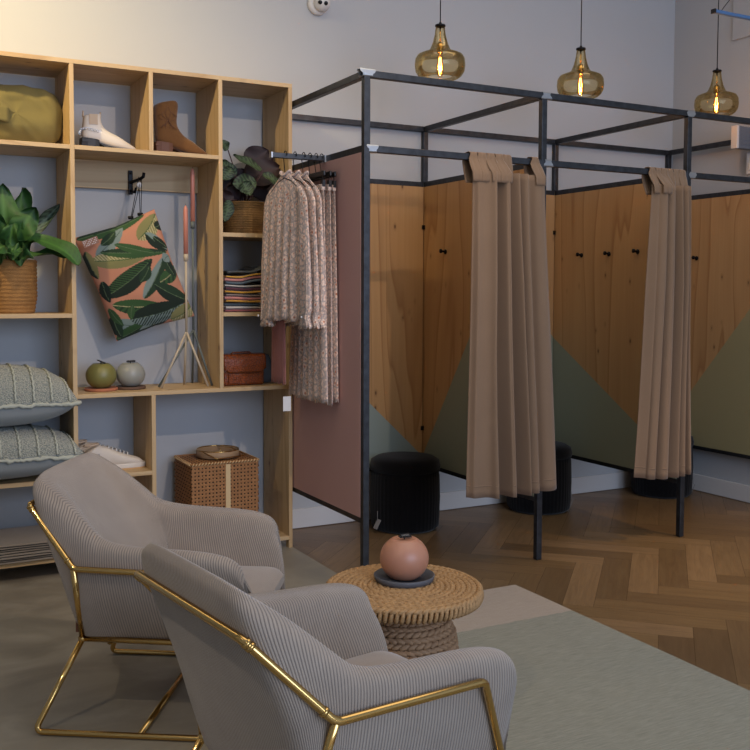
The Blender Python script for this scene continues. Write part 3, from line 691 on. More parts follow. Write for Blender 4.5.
def CP(u, v, side):
    p = cor[0].lerp(cor[1], u).lerp(cor[3].lerp(cor[2], u), v)
    a, b = 2*u-1, 2*v-1; e = (1-abs(a)**2.6)*(1-abs(b)**2.6); pin = .028
    ctr = V((-.781, 0, 1.393)); k = 1-pin*2*((1-abs(a))*(abs(b) > .0)*abs(b)**6+(1-abs(b))*abs(a)**6)
    p = ctr+(p-ctr)*k; p.y = .925-side*.062*max(e, 0)**.55-.03*(a)
    p.y += side*.004*noise.noise(V((u*6, v*8, side)))
    return p
for side in (1, -1):
    mb = MB(); mb.grid(lambda u, v: CP(u, v, side), 130, 180, col=cushcol); o = mb.build('front_cover' if side > 0 else 'back_cover', 'print', cu, world=True)
mb = MB(); Mx = Matrix.Translation((-1.005, .868, 1.553)) @ Matrix.Rotation(-.38, 4, 'Y'); mb.box(-.038, .038, -.001, .001, -.017, .017, M_=Mx)
lab = mb.build('woven_label', mat('label_cloth', '#8f6a58', .8), cu, world=True)
mb = MB()
for r_ in range(4):
    for q in range(9): 
        if (r_*7+q*5) % 4: mb.box(-.034+q*.0075, -.030+q*.0075, -.0016, -.0011, -.012+r_*.0075, -.009+r_*.0075, M_=Mx)
mb.build('label_print', 'paper', lab, world=True)
mb = MB(); hp_ = V((-.736, 1.005, 1.885)); 
for a in ((-.80, .93, 1.672), (-.755, .925, 1.69)):
    mb.tube([hp_+V((-.004, 0, .002)), V(a)], .0018, 6); mb.tube([hp_+V((.008, -.01, .004)), V(a)+V((.004, 0, 0))], .0018, 6)
    mb.tube([V(a)+V((-.012, 0, .006)), V(a)+V((.012, 0, .008))], .008, 8)
mb.build('hanging_cord', 'blackmetal', cu, world=True)
mb = MB(); mb.tube([(-.742, .985, 1.845), (-.742, .982, 1.845)], .013, 20); mb.build('round_tag', 'paper', cu, world=True)
# ------------------------------------------------------------------ shoes
def shoe_loft(secs, x0, y0, z0, dirx=1, seg=20, p=.75):
    """secs: (A(x,z) sole/back point, B(x,z) top/front point, half width)"""
    rings = []
    for A, B, w in secs:
        c = V(((A[0]+B[0])/2, 0, (A[1]+B[1])/2)); d = V(((B[0]-A[0])/2, 0, (B[1]-A[1])/2)); r = []
        for k in range(seg):
            a = 2*PI*k/seg; ca, sa = math.cos(a), math.sin(a); ca = math.copysign(abs(ca)**p, ca); sa = math.copysign(abs(sa)**p, sa)
            q = c+d*ca; r.append(V((x0+dirx*q.x, y0+w*sa, z0+q.z)))
        rings.append(r)
    mb = MB(); mb.loft(rings); return mb
def sole_mb(x0, y0, z0, outline, zt, zb, dirx=1):
    """outline: (x, halfwidth); zt/zb functions of x"""
    n_ = len(outline); vs = []
    for x, w in outline:
        for sgn in (-1, 1):
            for z in (zb(x), zt(x)): vs.append((x0+dirx*x, y0+sgn*w, z0+z))
    fs = []
    for i in range(n_-1):
        a = i*4; b = a+4; fs += [(a, b, b+1, a+1), (a+2, a+3, b+3, b+2), (a, a+2, b+2, b), (a+1, b+1, b+3, a+3)]
    fs += [(0, 1, 3, 2), ((n_-1)*4, (n_-1)*4+2, (n_-1)*4+3, (n_-1)*4+1)]
    mb = MB(); mb.add(vs, fs, smooth=False); return mb
# white ankle boot
bx, by, bz = -1.038, .90, 1.9855
b1 = thing('ankle_boot', 'white leather ankle boot with silver chain and black heel on the top shelf', 'boot', (bx, by, bz))
secs = [((.283, .014), (.283, .020), .006), ((.268, .008), (.264, .036), .020), ((.235, .009), (.230, .052), .031), ((.20, .010), (.198, .076), .038), ((.165, .014), (.165, .090), .040), ((.130, .022), (.138, .102), .038), ((.09, .034), (.115, .118), .036), ((.045, .042), (.104, .140), .034), ((.008, .046), (.102, .150), .034), ((.004, .085), (.101, .165), .034), ((.008, .12), (.100, .182), .035), ((.012, .165), (.100, .188), .036), ((.014, .180), (.099, .190), .036)]
o = shoe_loft(secs, bx, by, bz).build('upper', 'whiteleather', b1, world=True); mod(o, 'SUBSURF', levels=1, render_levels=2)
ol = [(.0, .030), (.03, .033), (.08, .031), (.13, .030), (.18, .038), (.22, .036), (.25, .026), (.275, .014), (.286, .005)]
o = bevel(sole_mb(bx, by, bz, [(q, w*1.06) for q, w in ol], lambda x: .017+.038*max(0, min(1, (.16-x)/.12)), lambda x: .0+.036*max(0, min(1, (.15-x)/.07)) if x > .075 else .036).build('sole', 'sole', b1, world=True), .002)
bevel(sole_mb(bx, by, bz, [(-.002, .028), (.03, .034), (.066, .034), (.088, .030)], lambda x: .060-.1*max(0, x-.03), lambda x: 0.).build('heel', 'sole', b1, world=True), .002)
mb = MB()
for k in range(26):
    a = 2*PI*k/26; cx = .056+.060*math.cos(a); cy = .0400*math.sin(a); cz = .100+.012*math.sin(a*2)+.01*math.cos(a)
    b = a+.12; mb.tube([(bx+cx+.007*math.cos(b+q)*1, by+cy, bz+cz+.005*math.sin(b+q)) for q in (0, 1.05, 2.1, 3.15, 4.2, 5.25)], .0016, 5, closed=True)
mb.build('ankle_chain', 'chain', b1, world=True)
for x in (.012, .098):
    mb = MB(); mb.tube([(bx+x, by-.006, bz+.17), (bx+x, by-.004, bz+.20), (bx+x+.002, by+.004, bz+.20), (bx+x, by+.006, bz+.17)], .0035, 6)
    mb.build('pull_tab', 'lining', b1, world=True)
mb = MB(); mb.box(bx+.036, bx+.078, by-.0385, by-.0365, bz+.13, bz+.182); mb.build('elastic_gore', 'lining', b1, world=True)
b1.scale = (.93, .93, .90)
# brown cowboy boot
bx, by, bz = -.690, .905, 1.9855
b2 = thing('cowboy_boot', 'brown suede cowboy boot with stacked heel on the top shelf', 'boot', (bx, by, bz))
secs = [((.275, .010), (.275, .016), .006), ((.258, .006), (.254, .036), .021), ((.225, .007), (.220, .054), .032), ((.19, .008), (.188, .080), .038), ((.155, .014), (.156, .094), .040), ((.120, .026), (.134, .112), .039), ((.08, .040), (.116, .140), .037), ((.04, .050), (.112, .158), .038), ((.010, .056), (.112, .175), .039), ((.006, .10), (.114, .20), .042), ((.002, .15), (.118, .225), .045), ((-.002, .20), (.120, .245), .047), ((-.002, .232), (.116, .262), .048), ((.012, .250), (.100, .272), .046)]
o = shoe_loft(secs, bx, by, bz).build('upper', 'suede', b2, world=True); mod(o, 'SUBSURF', levels=1, render_levels=2)
bevel(sole_mb(bx, by, bz, ol, lambda x: .012+.040*max(0, min(1, (.15-x)/.12)), lambda x: .0+.042*max(0, min(1, (.15-x)/.07)) if x > .075 else .042).build('sole', 'heelbrown', b2, world=True), .002)
bevel(sole_mb(bx, by, bz, [(.004, .028), (.03, .034), (.066, .035), (.086, .031)], lambda x: .064-.1*max(0, x-.03), lambda x: 0.).build('heel', 'heelbrown', b2, world=True), .002)
mb = MB()
for s_ in range(3):
    for sg in (-1, 1):
        pts = [(bx+.058+(.006+s_*.009)*math.sin(q*1.25+s_)*1.0*sg+sg*(.008+.008*s_), by-.0465+.005*((abs(.008+.01*s_))/.03)**2*(1 if q else 1), bz+.125+q*.012) for q in range(10)]
        mb.tube(pts, .0010, 5)
mb.build('stitching', 'heelbrown', b2, world=True)
# sneakers
def sneaker(x, y, z, label, rz):
    t = thing('sneaker', label, 'sneaker', (x, y, z), rz, 'pair of off white sneakers')
    secs = [((.292, .022), (.292, .030), .018), ((.28, .016), (.272, .050), .034), ((.245, .014), (.232, .062), .044), ((.20, .014), (.185, .078), .047), ((.155, .014), (.145, .098), .044), ((.11, .014), (.115, .114), .038), ((.06, .014), (.095, .118), .035), ((.02, .02), (.085, .120), .034), ((.004, .05), (.080, .122), .033), ((.0, .085), (.076, .124), .032)]
    o = shoe_loft(secs, 0, 0, 0).build('upper', 'sneaker', t); mod(o, 'SUBSURF', levels=1, render_levels=2)
    ol2 = [(-.006, .022), (.01, .034), (.05, .038), (.12, .037), (.18, .045), (.23, .048), (.27, .040), (.292, .026), (.302, .01)]
    bevel(sole_mb(0, 0, 0, ol2, lambda x: .028, lambda x: .006).build('midsole', 'whiteleather', t), .004); bevel(sole_mb(0, 0, 0, ol2, lambda x: .0065, lambda x: 0.).build('outsole', 'gum', t), .001)
    l = MB()
    for k in range(6): xx = .125+k*.018; zz = .112-k*.0072; l.tube([(xx-.004, -.024, zz-.012), (xx, -.012, zz+.001), (xx, .012, zz+.001), (xx-.004, .024, zz-.012)], .0022, 6)
    l.build('laces', 'paper', t)
    l = MB(); l.tube([(.012+.032+.034*math.cos(a), .024*math.sin(a), .124+.004*math.cos(a)) for a in [2*PI*k/14 for k in range(14)]], .005, 6, closed=True); l.build('collar', 'lining', t)
    l = MB()
    for k in range(3): l.box(.03+k*.02, .036+k*.02, -.0395, -.0375, .045, .085)
    l.build('side_stripe', 'kraft', t)
sneaker(-1.055, .885, .4655, 'off white sneaker with gum sole at the front of the low shelf', 0)
sneaker(-1.085, 1.01, .4655, 'off white sneaker standing behind the other one', .03)
# ------------------------------------------------------------------ plants
def leaf(mb, base, tip, width, normal=(0, -1, .4), droop=.0, cup=.12, cols=('#1f3f19', '#2a5220', '#3f6828'), nu=14, nv=8, stripes=False, wave=.015, shape=.9, under=None):
    base, tip = V(base), V(tip); d = tip-base; L = d.length; d.normalize(); nrm = V(normal); nrm = (nrm-d*nrm.dot(d)).normalized(); w_ = d.cross(nrm)
    ph = random.uniform(0, 6)
    def P(u, v):
        c = 2*v-1; hw = width/2*max(0, math.sin(PI*min(1, u**shape)))**.62 if 0 < u < 1 else 0
        return base+d*L*u+w_*hw*c+nrm*(cup*width*(abs(c)**1.5)+wave*math.sin(u*9+ph+abs(c)*2)*abs(c))+nrm*droop*math.sin(PI*u)-V((0, 0, abs(droop)*.4*u*u))
    def C(u, v):
        c = abs(2*v-1)
        if stripes: return lin(cols[2]) if (c > .12 and int((u*15+c*2.2)) % 2 == 0 and .1 < c < .8) or c < .07 else lin(cols[0])
        k = (u*22-c*3.0) % 2
        return lin(cols[2]) if c < .05 else lin(cols[1]) if k > .35 else lin(cols[0])
    mb.grid(P, nu, nv, col=C)
def stem(mb, a, b, r=.004, col='#4a5a2a'): mb.tube([a, (V(a)+V(b))/2+V((0, 0, .02)), b], r, 6, col=lin(col))
def basket_pot(t, m, R, Hh, foot=.85, seg=72):
    mb = MB(); prof = [(0, 0)]+[(R*(foot+(1-foot)*min(1, z/.3/Hh))+.004*abs(math.sin(z/Hh*PI*14)), z) for z in [Hh*i/56 for i in range(57)]]+[(R-.012, Hh), (R-.016, Hh-.02), (R-.02, Hh*.75), (0, Hh*.75)]
    mb.lathe(prof, (0, 0, 0), seg, mod=lambda a, z: 1+.012*math.sin(a*36+z*90)); return mb.build('woven_basket', m, t)
# left fiddle leaf
pc = V((-1.345, .925, 1.2205)); pl = thing('potted_fiddle_leaf', 'broad leaved green plant in a woven seagrass basket on the shelf', 'plant', pc)
basket_pot(pl, 'basket', .102, .245, .88); mb = MB(); mb.lathe([(0, .2), (.085, .2), (.085, .185), (0, .185)], (0, 0, 0), 24); mb.build('soil', 'soil', pl)
mb = MB(); base = pc+V((0, 0, .2))
def wp(px, py, y):  # pixel measured on the photo -> point on the plane y (used only to take measurements)
    f = V((math.sin(.4916)*math.cos(.0538), math.cos(.4916)*math.cos(.0538), -math.sin(.0538))); r = V((math.cos(.4916), -math.sin(.4916), 0)); u = r.cross(f); c, s = math.cos(.0034), math.sin(.0034); r, u = r*c+u*s, u*c-r*s
    d = f+r*(px-375)/956.9-u*(py-342.85)/956.9; cam = V((-1.9574, -3.7474, 1.3261)); return cam+d*((y-cam.y)/d.y)
FL = [((5, 255), (2, 182), .095, .90, (0, -1, .3)), ((14, 250), (22, 186), .080, .97, (.3, -1, .2)), ((14, 240), (36, 206), .075, .86, (.2, -1, .5)), ((8, 256), (14, 218), .05, .84, (-.3, -1, .2)), ((16, 252), (40, 236), .06, .95, (.1, -1, .8)), ((2, 262), (-40, 235), .09, .88, (0, -1, .6)), ((-5, 262), (26, 246), .06, .82, (0, -.8, 1)), ((0, 250), (-25, 195), .09, .92, (-.2, -1, .3)), ((-6, 256), (10, 242), .05, .80, (-.2, -.9, .7)), ((20, 258), (5, 254), .05, .80, (0, -.6, 1)), ((-10, 262), (-50, 262), .08, .84, (0, -.7, .9)), ((10, 262), (34, 258), .05, .84, (.2, -.8, .9))]
for (x0, y0), (x1, y1), w, yy, nn_ in FL:
    a = wp(x0, y0, yy); b = wp(x1, y1, yy-.02); leaf(mb, a, b, w*1.55, nn_, droop=.016, shape=.75, wave=.03, cup=.16); stem(mb, base+V((random.uniform(-.02, .02), 0, -.02)), a)
a = wp(24, 244, .84); b = wp(58, 243, .78); c_ = wp(80, 266, .72)
# the long leaf reaching out over the upright, in one bent blade
def long_leaf(pts, width, nrm, cols):
    pts = [V(p) for p in pts]; nrm = V(nrm).normalized()
    def P(u, v):
        c = 2*v-1; f = u*(len(pts)-1); i = min(int(f), len(pts)-2); q = f-i
        p0 = pts[max(i-1, 0)]; p1 = pts[i]; p2 = pts[i+1]; p3 = pts[min(i+2, len(pts)-1)]
        p = .5*((2*p1)+(p2-p0)*q+(2*p0-5*p1+4*p2-p3)*q*q+(3*p1-p0-3*p2+p3)*q**3); dd = (p2-p1).normalized(); w_ = dd.cross(nrm).normalized()
        hw = width/2*math.sin(PI*min(1, u**1.25))**.6 if 0 < u < 1 else 0
        return p+w_*hw*c+nrm*(.15*width*abs(c)**1.4+.008*math.sin(u*11)*abs(c))
    mb.grid(P, 24, 10, col=lambda u, v: lin(cols[2]) if abs(2*v-1) < .06 else lin(cols[1]) if (u*24-abs(2*v-1)*3) % 2 > .4 else lin(cols[0]))
long_leaf([wp(14, 244, .88), wp(36, 240, .84), wp(56, 246, .76), wp(70, 256, .72), wp(79, 266, .70)], .105, (.1, -.75, .8), ('#22451a', '#2c5620', '#3f6a2a'))
leaf(mb, wp(22, 252, .86), wp(72, 256, .75), .06, (0, -.6, .9), cols=('#1f3d18', '#2a4f1e', '#3c6428'))
leaf(mb, wp(30, 238, .97), wp(60, 204, 1.0), .055, (-.2, -1, .2), cols=('#1d2b22', '#2c3f33', '#4a6050'), stripes=True, cup=.3)
mb.build('foliage', 'leaf', pl, world=True)
# right calathea
pc2 = V((-.215, .93, 1.6125)); pr = thing('potted_calathea', 'dark green and maroon leaved plant in a brown woven basket beside the clothes rail', 'plant', pc2)
basket_pot(pr, 'basketdark', .112, .165, .92); mb = MB(); mb.lathe([(0, .135), (.095, .135), (.095, .125), (0, .125)], (0, 0, 0), 24); mb.build('soil', 'soil', pr)
G = ('#122015', '#1a2e1d', '#41583a'); Mr = ('#1c0c10', '#241014', '#2e1519'); mb = MB(); base = pc2+V((0, 0, .14))
CL = [((248, 162), (233, 156), .0, 0), ]
CAL = [((262, 170), (233, 155), .052, .84, (0, -.8, .7), G), ((243, 182), (250, 196), .06, .82, (0, -1, .3), G), ((256, 183), (232, 184), .075, .84, (.1, -1, .25), G), ((236, 176), (221, 160), .05, .86, (.3, -1, .1), G), ((232, 168), (222, 180), .05, .83, (.2, -1, .2), G), ((230, 200), (224, 222), .05, .82, (.1, -1, .1), G), ((262, 174), (284, 186), .05, .80, (.0, -.8, .6), G), ((268, 180), (276, 152), .08, .97, (.1, -1, .2), Mr), ((248, 168), (268, 150), .09, .95, (0, -1, .3), Mr), ((232, 190), (250, 172), .09, .93, (0, -1, .2), Mr), ((244, 178), (280, 168), .09, .9, (0, -1, .4), Mr), ((222, 200), (240, 182), .09, .92, (0, -1, .2), Mr), ((252, 196), (272, 176), .10, .95, (0, -1, .2), Mr), ((226, 188), (240, 200), .08, .9, (0, -1, .2), Mr), ((262, 165), (252, 152), .07, 1.0, (0, -1, .2), Mr), ((228, 150), (221, 140), .04, .92, (0, -1, .2), G), ((226, 206), (222, 190), .06, .88, (0, -1, .2), Mr)]
for (x0, y0), (x1, y1), w, yy, nn_, cc in CAL:
    a = wp(x0, y0, yy); b = wp(x1, y1, yy-.015); leaf(mb, a, b, w*(1.3 if cc is G else 1.7), nn_, cols=cc, stripes=(cc is G), cup=.1, wave=.006, shape=.8); stem(mb, base, a, .003, '#3a2022')
mb.build('foliage', 'leaf', pr, world=True)
# ------------------------------------------------------------------ olive bag
bg = thing('canvas_bag', 'slouchy olive canvas bag lying on the top left shelf', 'bag', (-1.33, .93, 1.9855))
def BP(u, v):
    a = u*2*PI; ca, sa = math.cos(a), math.sin(a); x = math.copysign(abs(ca)**.6, ca)*.215; z = .138+math.copysign(abs(sa)**.55, sa)*.136
    if v < .5: dep = (v/.5)
    else: dep = 1-(v-.5)/.5
    side = -1 if v < .5 else 1; k = dep**.30
    y = side*.085*(1-dep)**.0*(1-k*1.0)**.5 if dep < 1 else 0
    p = V((x*k, y, .138+(z-.138)*k)); f = noise.noise(V((p.x*9, p.z*9, side*3)))+.5*noise.noise(V((p.x*22+p.z*14, p.z*9, side*7)))
    p.y += .040*f*(1-k*.6); p.z += .012*noise.noise(V((p.x*14, 3, side)))*(p.z > .1); p.x += .01*noise.noise(V((p.z*16, side, 5)))
    p.z = max(p.z-.02*max(0, p.x)*.6, .001); return p
mb = MB(); mb.grid(BP, 96, 60, closeu=True); o = mb.build('bag_body', 'canvas', bg)
mb = MB(); mb.tube([(.13, .04, .24), (.165, .04, .25), (.19, .03, .235), (.20, .02, .20)], .008, 8, flat=.4); mb.build('strap', 'black', bg)
mb = MB(); mb.grid(lambda u, v: V((lerp(-.16, -.03, u), -.088-.006*math.sin(PI*u), lerp(.10, .17, v)+.01*math.sin(u*5))), 8, 6); o = mb.build('pocket_flap', 'canvas', bg); mod(o, 'SOLIDIFY', thickness=.004)
# ------------------------------------------------------------------ pillows on the left
def bigpillow(zc, y, hgt, xr, label):
    t = thing('pillow', label, 'pillow', (-1.42, y, zc-hgt/2), 0, 'blue grey pillows with knitted tops')
    x0, x1 = -1.80, xr-.028; y0, y1 = SY0-.10, SY1-.02
    def shape(u, v, s):
        a, b = 2*u-1, 2*v-1; e = max(0, (1-abs(a)**2.4))*max(0, (1-abs(b)**2.4)); k = e**.42
        px_ = 1-.05*(1-abs(a))*abs(b)**4; x = (x0+x1)/2+(x1-x0)/2*a*(1-.06*(1-abs(b)**2)*abs(a)**8); yy = (y0+y1)/2+(y1-y0)/2*b*(1-.05*(1-abs(a)**2)*abs(b)**8)
        z = zc+s*hgt*(.68 if s > 0 and zc > .7 else .5)*k+(-.010 if s > 0 else 0)*(1-k)
        if yy > SY0-.02: x = min(x, XU1-.014)
        return V((x, yy, z))
    c = MB(); c.grid(lambda u, v: shape(u, v, -1), 50, 40); c.build('linen_underside', 'blueclo', t, world=True)
    c = MB()
    def top(u, v):
        p = shape(u, v, 1); p.z += .004*noise.noise(p*60); return p
    c.grid(top, 120, 80); c.build('knitted_top', 'knit', t, world=True)
    c = MB()
    for k in range(9):
        u = .06+k*.11; c.tube([shape(u, (v/30)**2.6, 1)+V((.003*math.sin(v*2.4), -.004, .003)) for v in range(2, 30)], [.0045+.0015*(v % 2) for v in range(2, 30)], 6)
    c.build('cable_ridges', 'braid', t, world=True)
    c = MB(); rn = random.Random(int(zc*100))
    pts = [shape(u/60, .0, 1)+V((0, -.004, .0)) for u in range(61)]+[shape(1, v/40, 1)+V((.004, 0, 0)) for v in range(1, 41)]
    pts = [p+V((rn.uniform(-.003, .003), rn.uniform(-.004, .004), rn.uniform(-.006, .004))) for p in pts]
    c.tube(pts, [rn.uniform(.006, .012) for _ in pts], 7); c.build('fringe_edge', 'braid', t, world=True)
bigpillow(.590, 0, .235, -1.055, 'blue grey pillow with cream knitted top, lower of the two on the left shelf')
bigpillow(.828, 0, .235, -1.078, 'blue grey pillow with cream knitted top, upper of the two on the left shelf')
# ------------------------------------------------------------------ folded rugs stack
for k in range(4):
    z0 = .1005+k*.0225; t = thing('folded_rug', ['bottom', 'second lowest', 'second highest', 'topmost'][k]+' folded grey cotton rug of the stack on the lowest left shelf', 'rug', (-1.45, .90, z0), 0, 'folded grey rugs')
    x0, x1, y0, y1 = -1.80, -1.135-.012*k, SY0-.015-.008*(k % 2), SY1-.03
    mb = MB(); nn_ = 2
    for q in range(nn_):
        h_ = .022/nn_; za = z0+q*h_
        def RP(u, v, za=za, h_=h_, q=q, k=k):
            a = v*2*PI; ca, sa = math.cos(a), math.sin(a)
            yy = (y0+y1)/2+(y1-y0)/2*math.copysign(abs(ca)**.25, ca)+.004*math.sin(u*7+q*2+k); z = za+h_/2+h_*.47*math.copysign(abs(sa)**.5, sa)
            x = lerp(x0, x1, u); return V((x+.004*math.sin(v*20), yy, z))
        mb.grid(RP, 24, 24, closev=True); e = [RP(1, j/24) for j in range(24)]; mb.add(e, [tuple(range(24))]); e = [RP(0, j/24) for j in range(24)]; mb.add(e, [tuple(range(24))])
    mb.build('folded_layers', 'greyfelt', t, world=True)
# ------------------------------------------------------------------ striped throws
ST = [['#8a4a4c', '#c9c2b6', '#3c4c5a'], ['#c48f2e', '#cf8a80', '#8f7d75'], ['#c48f2e', '#5c3540', '#c2bdb6'], ['#56656f', '#cf8a80', '#d9a436']]
zt_ = 1.2205
names = ['bottom striped wool throw of the pile, maroon and pale grey', 'striped wool throw second from the bottom, mustard and pink', 'striped wool throw third from the bottom, mustard and pale grey', 'topmost striped wool throw of the pile, grey blue and pink']
for k in range(4):
    t = thing('folded_throw', names[k], 'throw', (-.25, .90, zt_), 0, 'striped throws folded on the narrow shelf'); mb = MB(); z0 = zt_
    for q in range(3):
        h_ = (.014, .018, .0105)[q]; za = z0+(0, .014, .032)[q]; c = lin(ST[k][q]); x0, x1 = -.375+.006*((k+q) % 2), -.075; yy0, yy1 = SY0+.02+.005*(q % 2), SY1-.05
        def TP_(u, v, za=za, h_=h_, x0=x0, x1=x1, yy0=yy0, yy1=yy1, k=k, q=q):
            a = v*2*PI; ca, sa = math.cos(a), math.sin(a); y = (yy0+yy1)/2+(yy1-yy0)/2*math.copysign(abs(ca)**.3, ca); wv = .0018*math.sin(u*8+k)*(k+1)*.5
            bulge = (.010 if (k == 3) else 0)*math.sin(PI*min(1, max(0, (u-.3)/.7)))
            return V((lerp(x0, x1, u), y, za+h_/2+h_*.5*math.copysign(abs(sa)**.6, sa)+wv*(k > 0)+bulge))
        mb.grid(TP_, 20, 24, closev=True, col=lambda u, v, c=c: c)
        for uu in (0, 1): e = [TP_(uu, j/24) for j in range(24)]; mb.add(e, [tuple(range(24))], col=c)
    mb.build('folded_wool', 'throw', t, world=True)
    # fringe strands hanging at the left end
    fr_ = MB(); rn = random.Random(k)
    for j in range(16):
        y = lerp(SY0+.03, SY1-.1, j/15); fr_.tube([(-.372, y, z0+.03), (-.386, y+rn.uniform(-.004, .004), z0+.022), (-.384, y+rn.uniform(-.005, .005), z0+.006)], .0025, 5, col=lin(rn.choice(['#2a2d33', '#8c5a55', '#3a2a2c', '#77706a'])))
    fr_.build('fringe', 'throw', t, world=True); zt_ += .0465
t = thing('wool_scarf', 'charcoal grey wool scarf heaped on top of the striped throws', 'scarf', (-.22, .90, zt_+.003))
mb = MB(); 
def scarf(u, v):
    x = lerp(-.36, -.08, u); y = lerp(SY0+.03, SY1-.06, v); hgt = .006+.028*math.exp(-((u-.72)/.2)**2)+.006*math.sin(v*9+u*7)
    return V((x, y, zt_+.008+hgt))
mb.grid(scarf, 30, 20); mb.build('scarf_cloth', 'blanket_dark', t, world=True); mod(kids(t)[0], 'SOLIDIFY', thickness=.008, offset=-1)
# ------------------------------------------------------------------ croc handbag
hb = thing('handbag', 'small brown crocodile embossed leather handbag on the shelf under the throws', 'bag', (-.255, .87, .8475))
mb = MB(); mb.box(-.115, .105, -.045, .05, 0, .150); o = bevel(mb.build('bag_body', 'croc', hb), .014, 4)
def flap(u, v):
    # v from back top over the front down
    x = lerp(-.117, .107, u); e = abs(2*u-1)
    path = [(.05, .149), (.0, .156), (-.045, .153), (-.053, .14), (-.056, .10), (-.055, .068)]; f = v*(len(path)-1); i = min(int(f), len(path)-2); q = f-i
    y, z = lerp(path[i][0], path[i+1][0], q), lerp(path[i][1], path[i+1][1], q)
    if v > .6: z += .02*max(0, e-.75)/.25*((v-.6)/.4)
    return V((x, y, z))
mb = MB(); mb.grid(flap, 24, 20); o = mb.build('flap', 'croc', hb); mod(o, 'SOLIDIFY', thickness=.005, offset=1)
mb = MB(); mb.box(-.09, .085, -.053, -.047, .012, .062); bevel(mb.build('front_pocket', 'croc', hb), .006, 3)
mb = MB(); mb.tube([(-.06, 0, .158), (-.05, 0, .166), (.04, 0, .166), (.05, 0, .158)], .004, 8); mb.build('top_handle', 'croc', hb)
mb = MB(); mb.tube([(-.118, .0, .13), (-.126, -.005, .10), (-.124, -.01, .03), (-.122, -.02, .01)], .004, 8, flat=.5); mb.build('side_strap', 'croc', hb)
kn = thing('knitted_item', 'dark grey knitted item tucked behind the handbag', 'knitwear', (-.11, .95, .8475))
mb = MB(); mb.lathe([(0, 0), (.045, .002), (.053, .03), (.05, .08), (.043, .12), (.03, .145), (0, .155)], (0, 0, 0), 28, mod=lambda a, z: 1+.03*math.sin(a*14)); mb.build('knit_body', 'blanket_dark', kn)
# ------------------------------------------------------------------ rattan box and tray
bxc = (-.363, .94, .0655); rb = thing('rattan_box', 'square brown woven rattan box with lid at the bottom of the shelving', 'box', bxc)
X0, X1, Y0, Y1, Z0, Z1 = -.188, .162, -.155, .13, 0, .405
def weave_face(mb, org, ux, uz, nrm, wd, ht, nx, nz):
    org, ux, uz, nrm = map(V, (org, ux, uz, nrm)); tw = wd/nx*.62; tz = ht/nz*.62; amp = .002
    for i in range(nx):
        c = (i+.5)*wd/nx; pts = [org+ux*c+uz*(ht*j/nz/1)+nrm*(amp*(1 if (i+j) % 2 else -1)) for j in range(nz+1)]
        ribbon(mb, pts, ux, tw, nrm)
    for j in range(nz):
        c = (j+.5)*ht/nz; pts = [org+uz*c+ux*(wd*i/nx)+nrm*(amp*(-1 if (i+j) % 2 else 1)) for i in range(nx+1)]
        ribbon(mb, pts, uz, tz, nrm)
def ribbon(mb, pts, side, w, nrm):
    vs = []; n_ = len(pts)
    for p in pts: vs += [p-side*w/2, p+nrm*.0012, p+side*w/2]
    fs = []
    for i in range(n_-1): a = i*3; fs += [(a, a+1, a+4, a+3), (a+1, a+2, a+5, a+4)]
    mb.add(vs, fs)
ZL = .345
mb = MB(); mb.box(X0+.004, X1-.004, Y0+.004, Y1-.004, 0, Z1-.006, mi=1)
weave_face(mb, (X0, Y0, .0), (1, 0, 0), (0, 0, 1), (0, -1, 0), X1-X0, Z1-.004, 19, 22)
weave_face(mb, (X0, Y1, .0), (0, -1, 0), (0, 0, 1), (-1, 0, 0), Y1-Y0, Z1-.004, 15, 22); weave_face(mb, (X1, Y0, .0), (0, 1, 0), (0, 0, 1), (1, 0, 0), Y1-Y0, Z1-.004, 15, 22)
mb.build('woven_body', ['rattan', 'rattandark'], rb)
mb = MB(); mb.box(X0+.002, X1-.002, Y0+.002, Y1-.002, Z1-.005, Z1-.001, mi=1)
weave_face(mb, (X0, Y0, Z1), (1, 0, 0), (0, 1, 0), (0, 0, 1), X1-X0, Y1-Y0, 19, 15)
rim = [(X0, Y0, Z1), (X1, Y0, Z1), (X1, Y1, Z1), (X0, Y1, Z1)]; mb.tube(smooth_path(rim+[rim[0]], .01), .0055, 8)
mb.build('lid', ['rattan', 'rattandark'], rb)
mb = MB(); 
for k in range(22):
    x = lerp(X0+.008, X1-.008, k/21); mb.tube([(x-.006, Y0-.004, Z1-.008), (x, Y0-.008, Z1), (x+.006, Y0+.002, Z1+.006)], .0022, 5)
for k in range(14):
    y = lerp(Y0+.01, Y1-.01, k/13); mb.tube([(X0-.004, y-.006, Z1-.008), (X0-.008, y, Z1), (X0+.002, y+.006, Z1+.006)], .0022, 5); mb.tube([(X1+.004, y-.006, Z1-.008), (X1+.008, y, Z1), (X1-.002, y+.006, Z1+.006)], .0022, 5)
mb.build('cane_binding', 'cane', rb)
mb = MB(); mb.box(-.012, .012, Y0-.0045, Y0-.001, .0, Z1-.01); mb.build('cane_strip', 'cane', rb)
tr_ = thing('round_tray', 'round bentwood tray with a square brass wire rim on the rattan box', 'tray', (bxc[0]+.0, bxc[1]+.0, bxc[2]+Z1+.0082))
mb = MB(); mb.lathe([(0, 0), (.107, 0), (.110, .002), (.110, .034), (.106, .034), (.105, .004), (0, .004)], (0, .0, 0), 48); mb.build('tray_body', 'bentwood', tr_)
mb = MB(); mb.tube([(.108*math.cos(2*PI*k/40), .108*math.sin(2*PI*k/40), .036) for k in range(40)], .0028, 6, closed=True)
p_ = [(-.10, -.065, .036), (-.045, -.118, .004), (.118, -.10, .010), (.075, .0, .036), (.03, .10, .036)]; mb.tube(smooth_path(p_, .008), .0024, 6); mb.tube([(.02, .02, .036), (.02, .02, .005)], .002, 6); mb.build('brass_wire', 'gold', tr_)
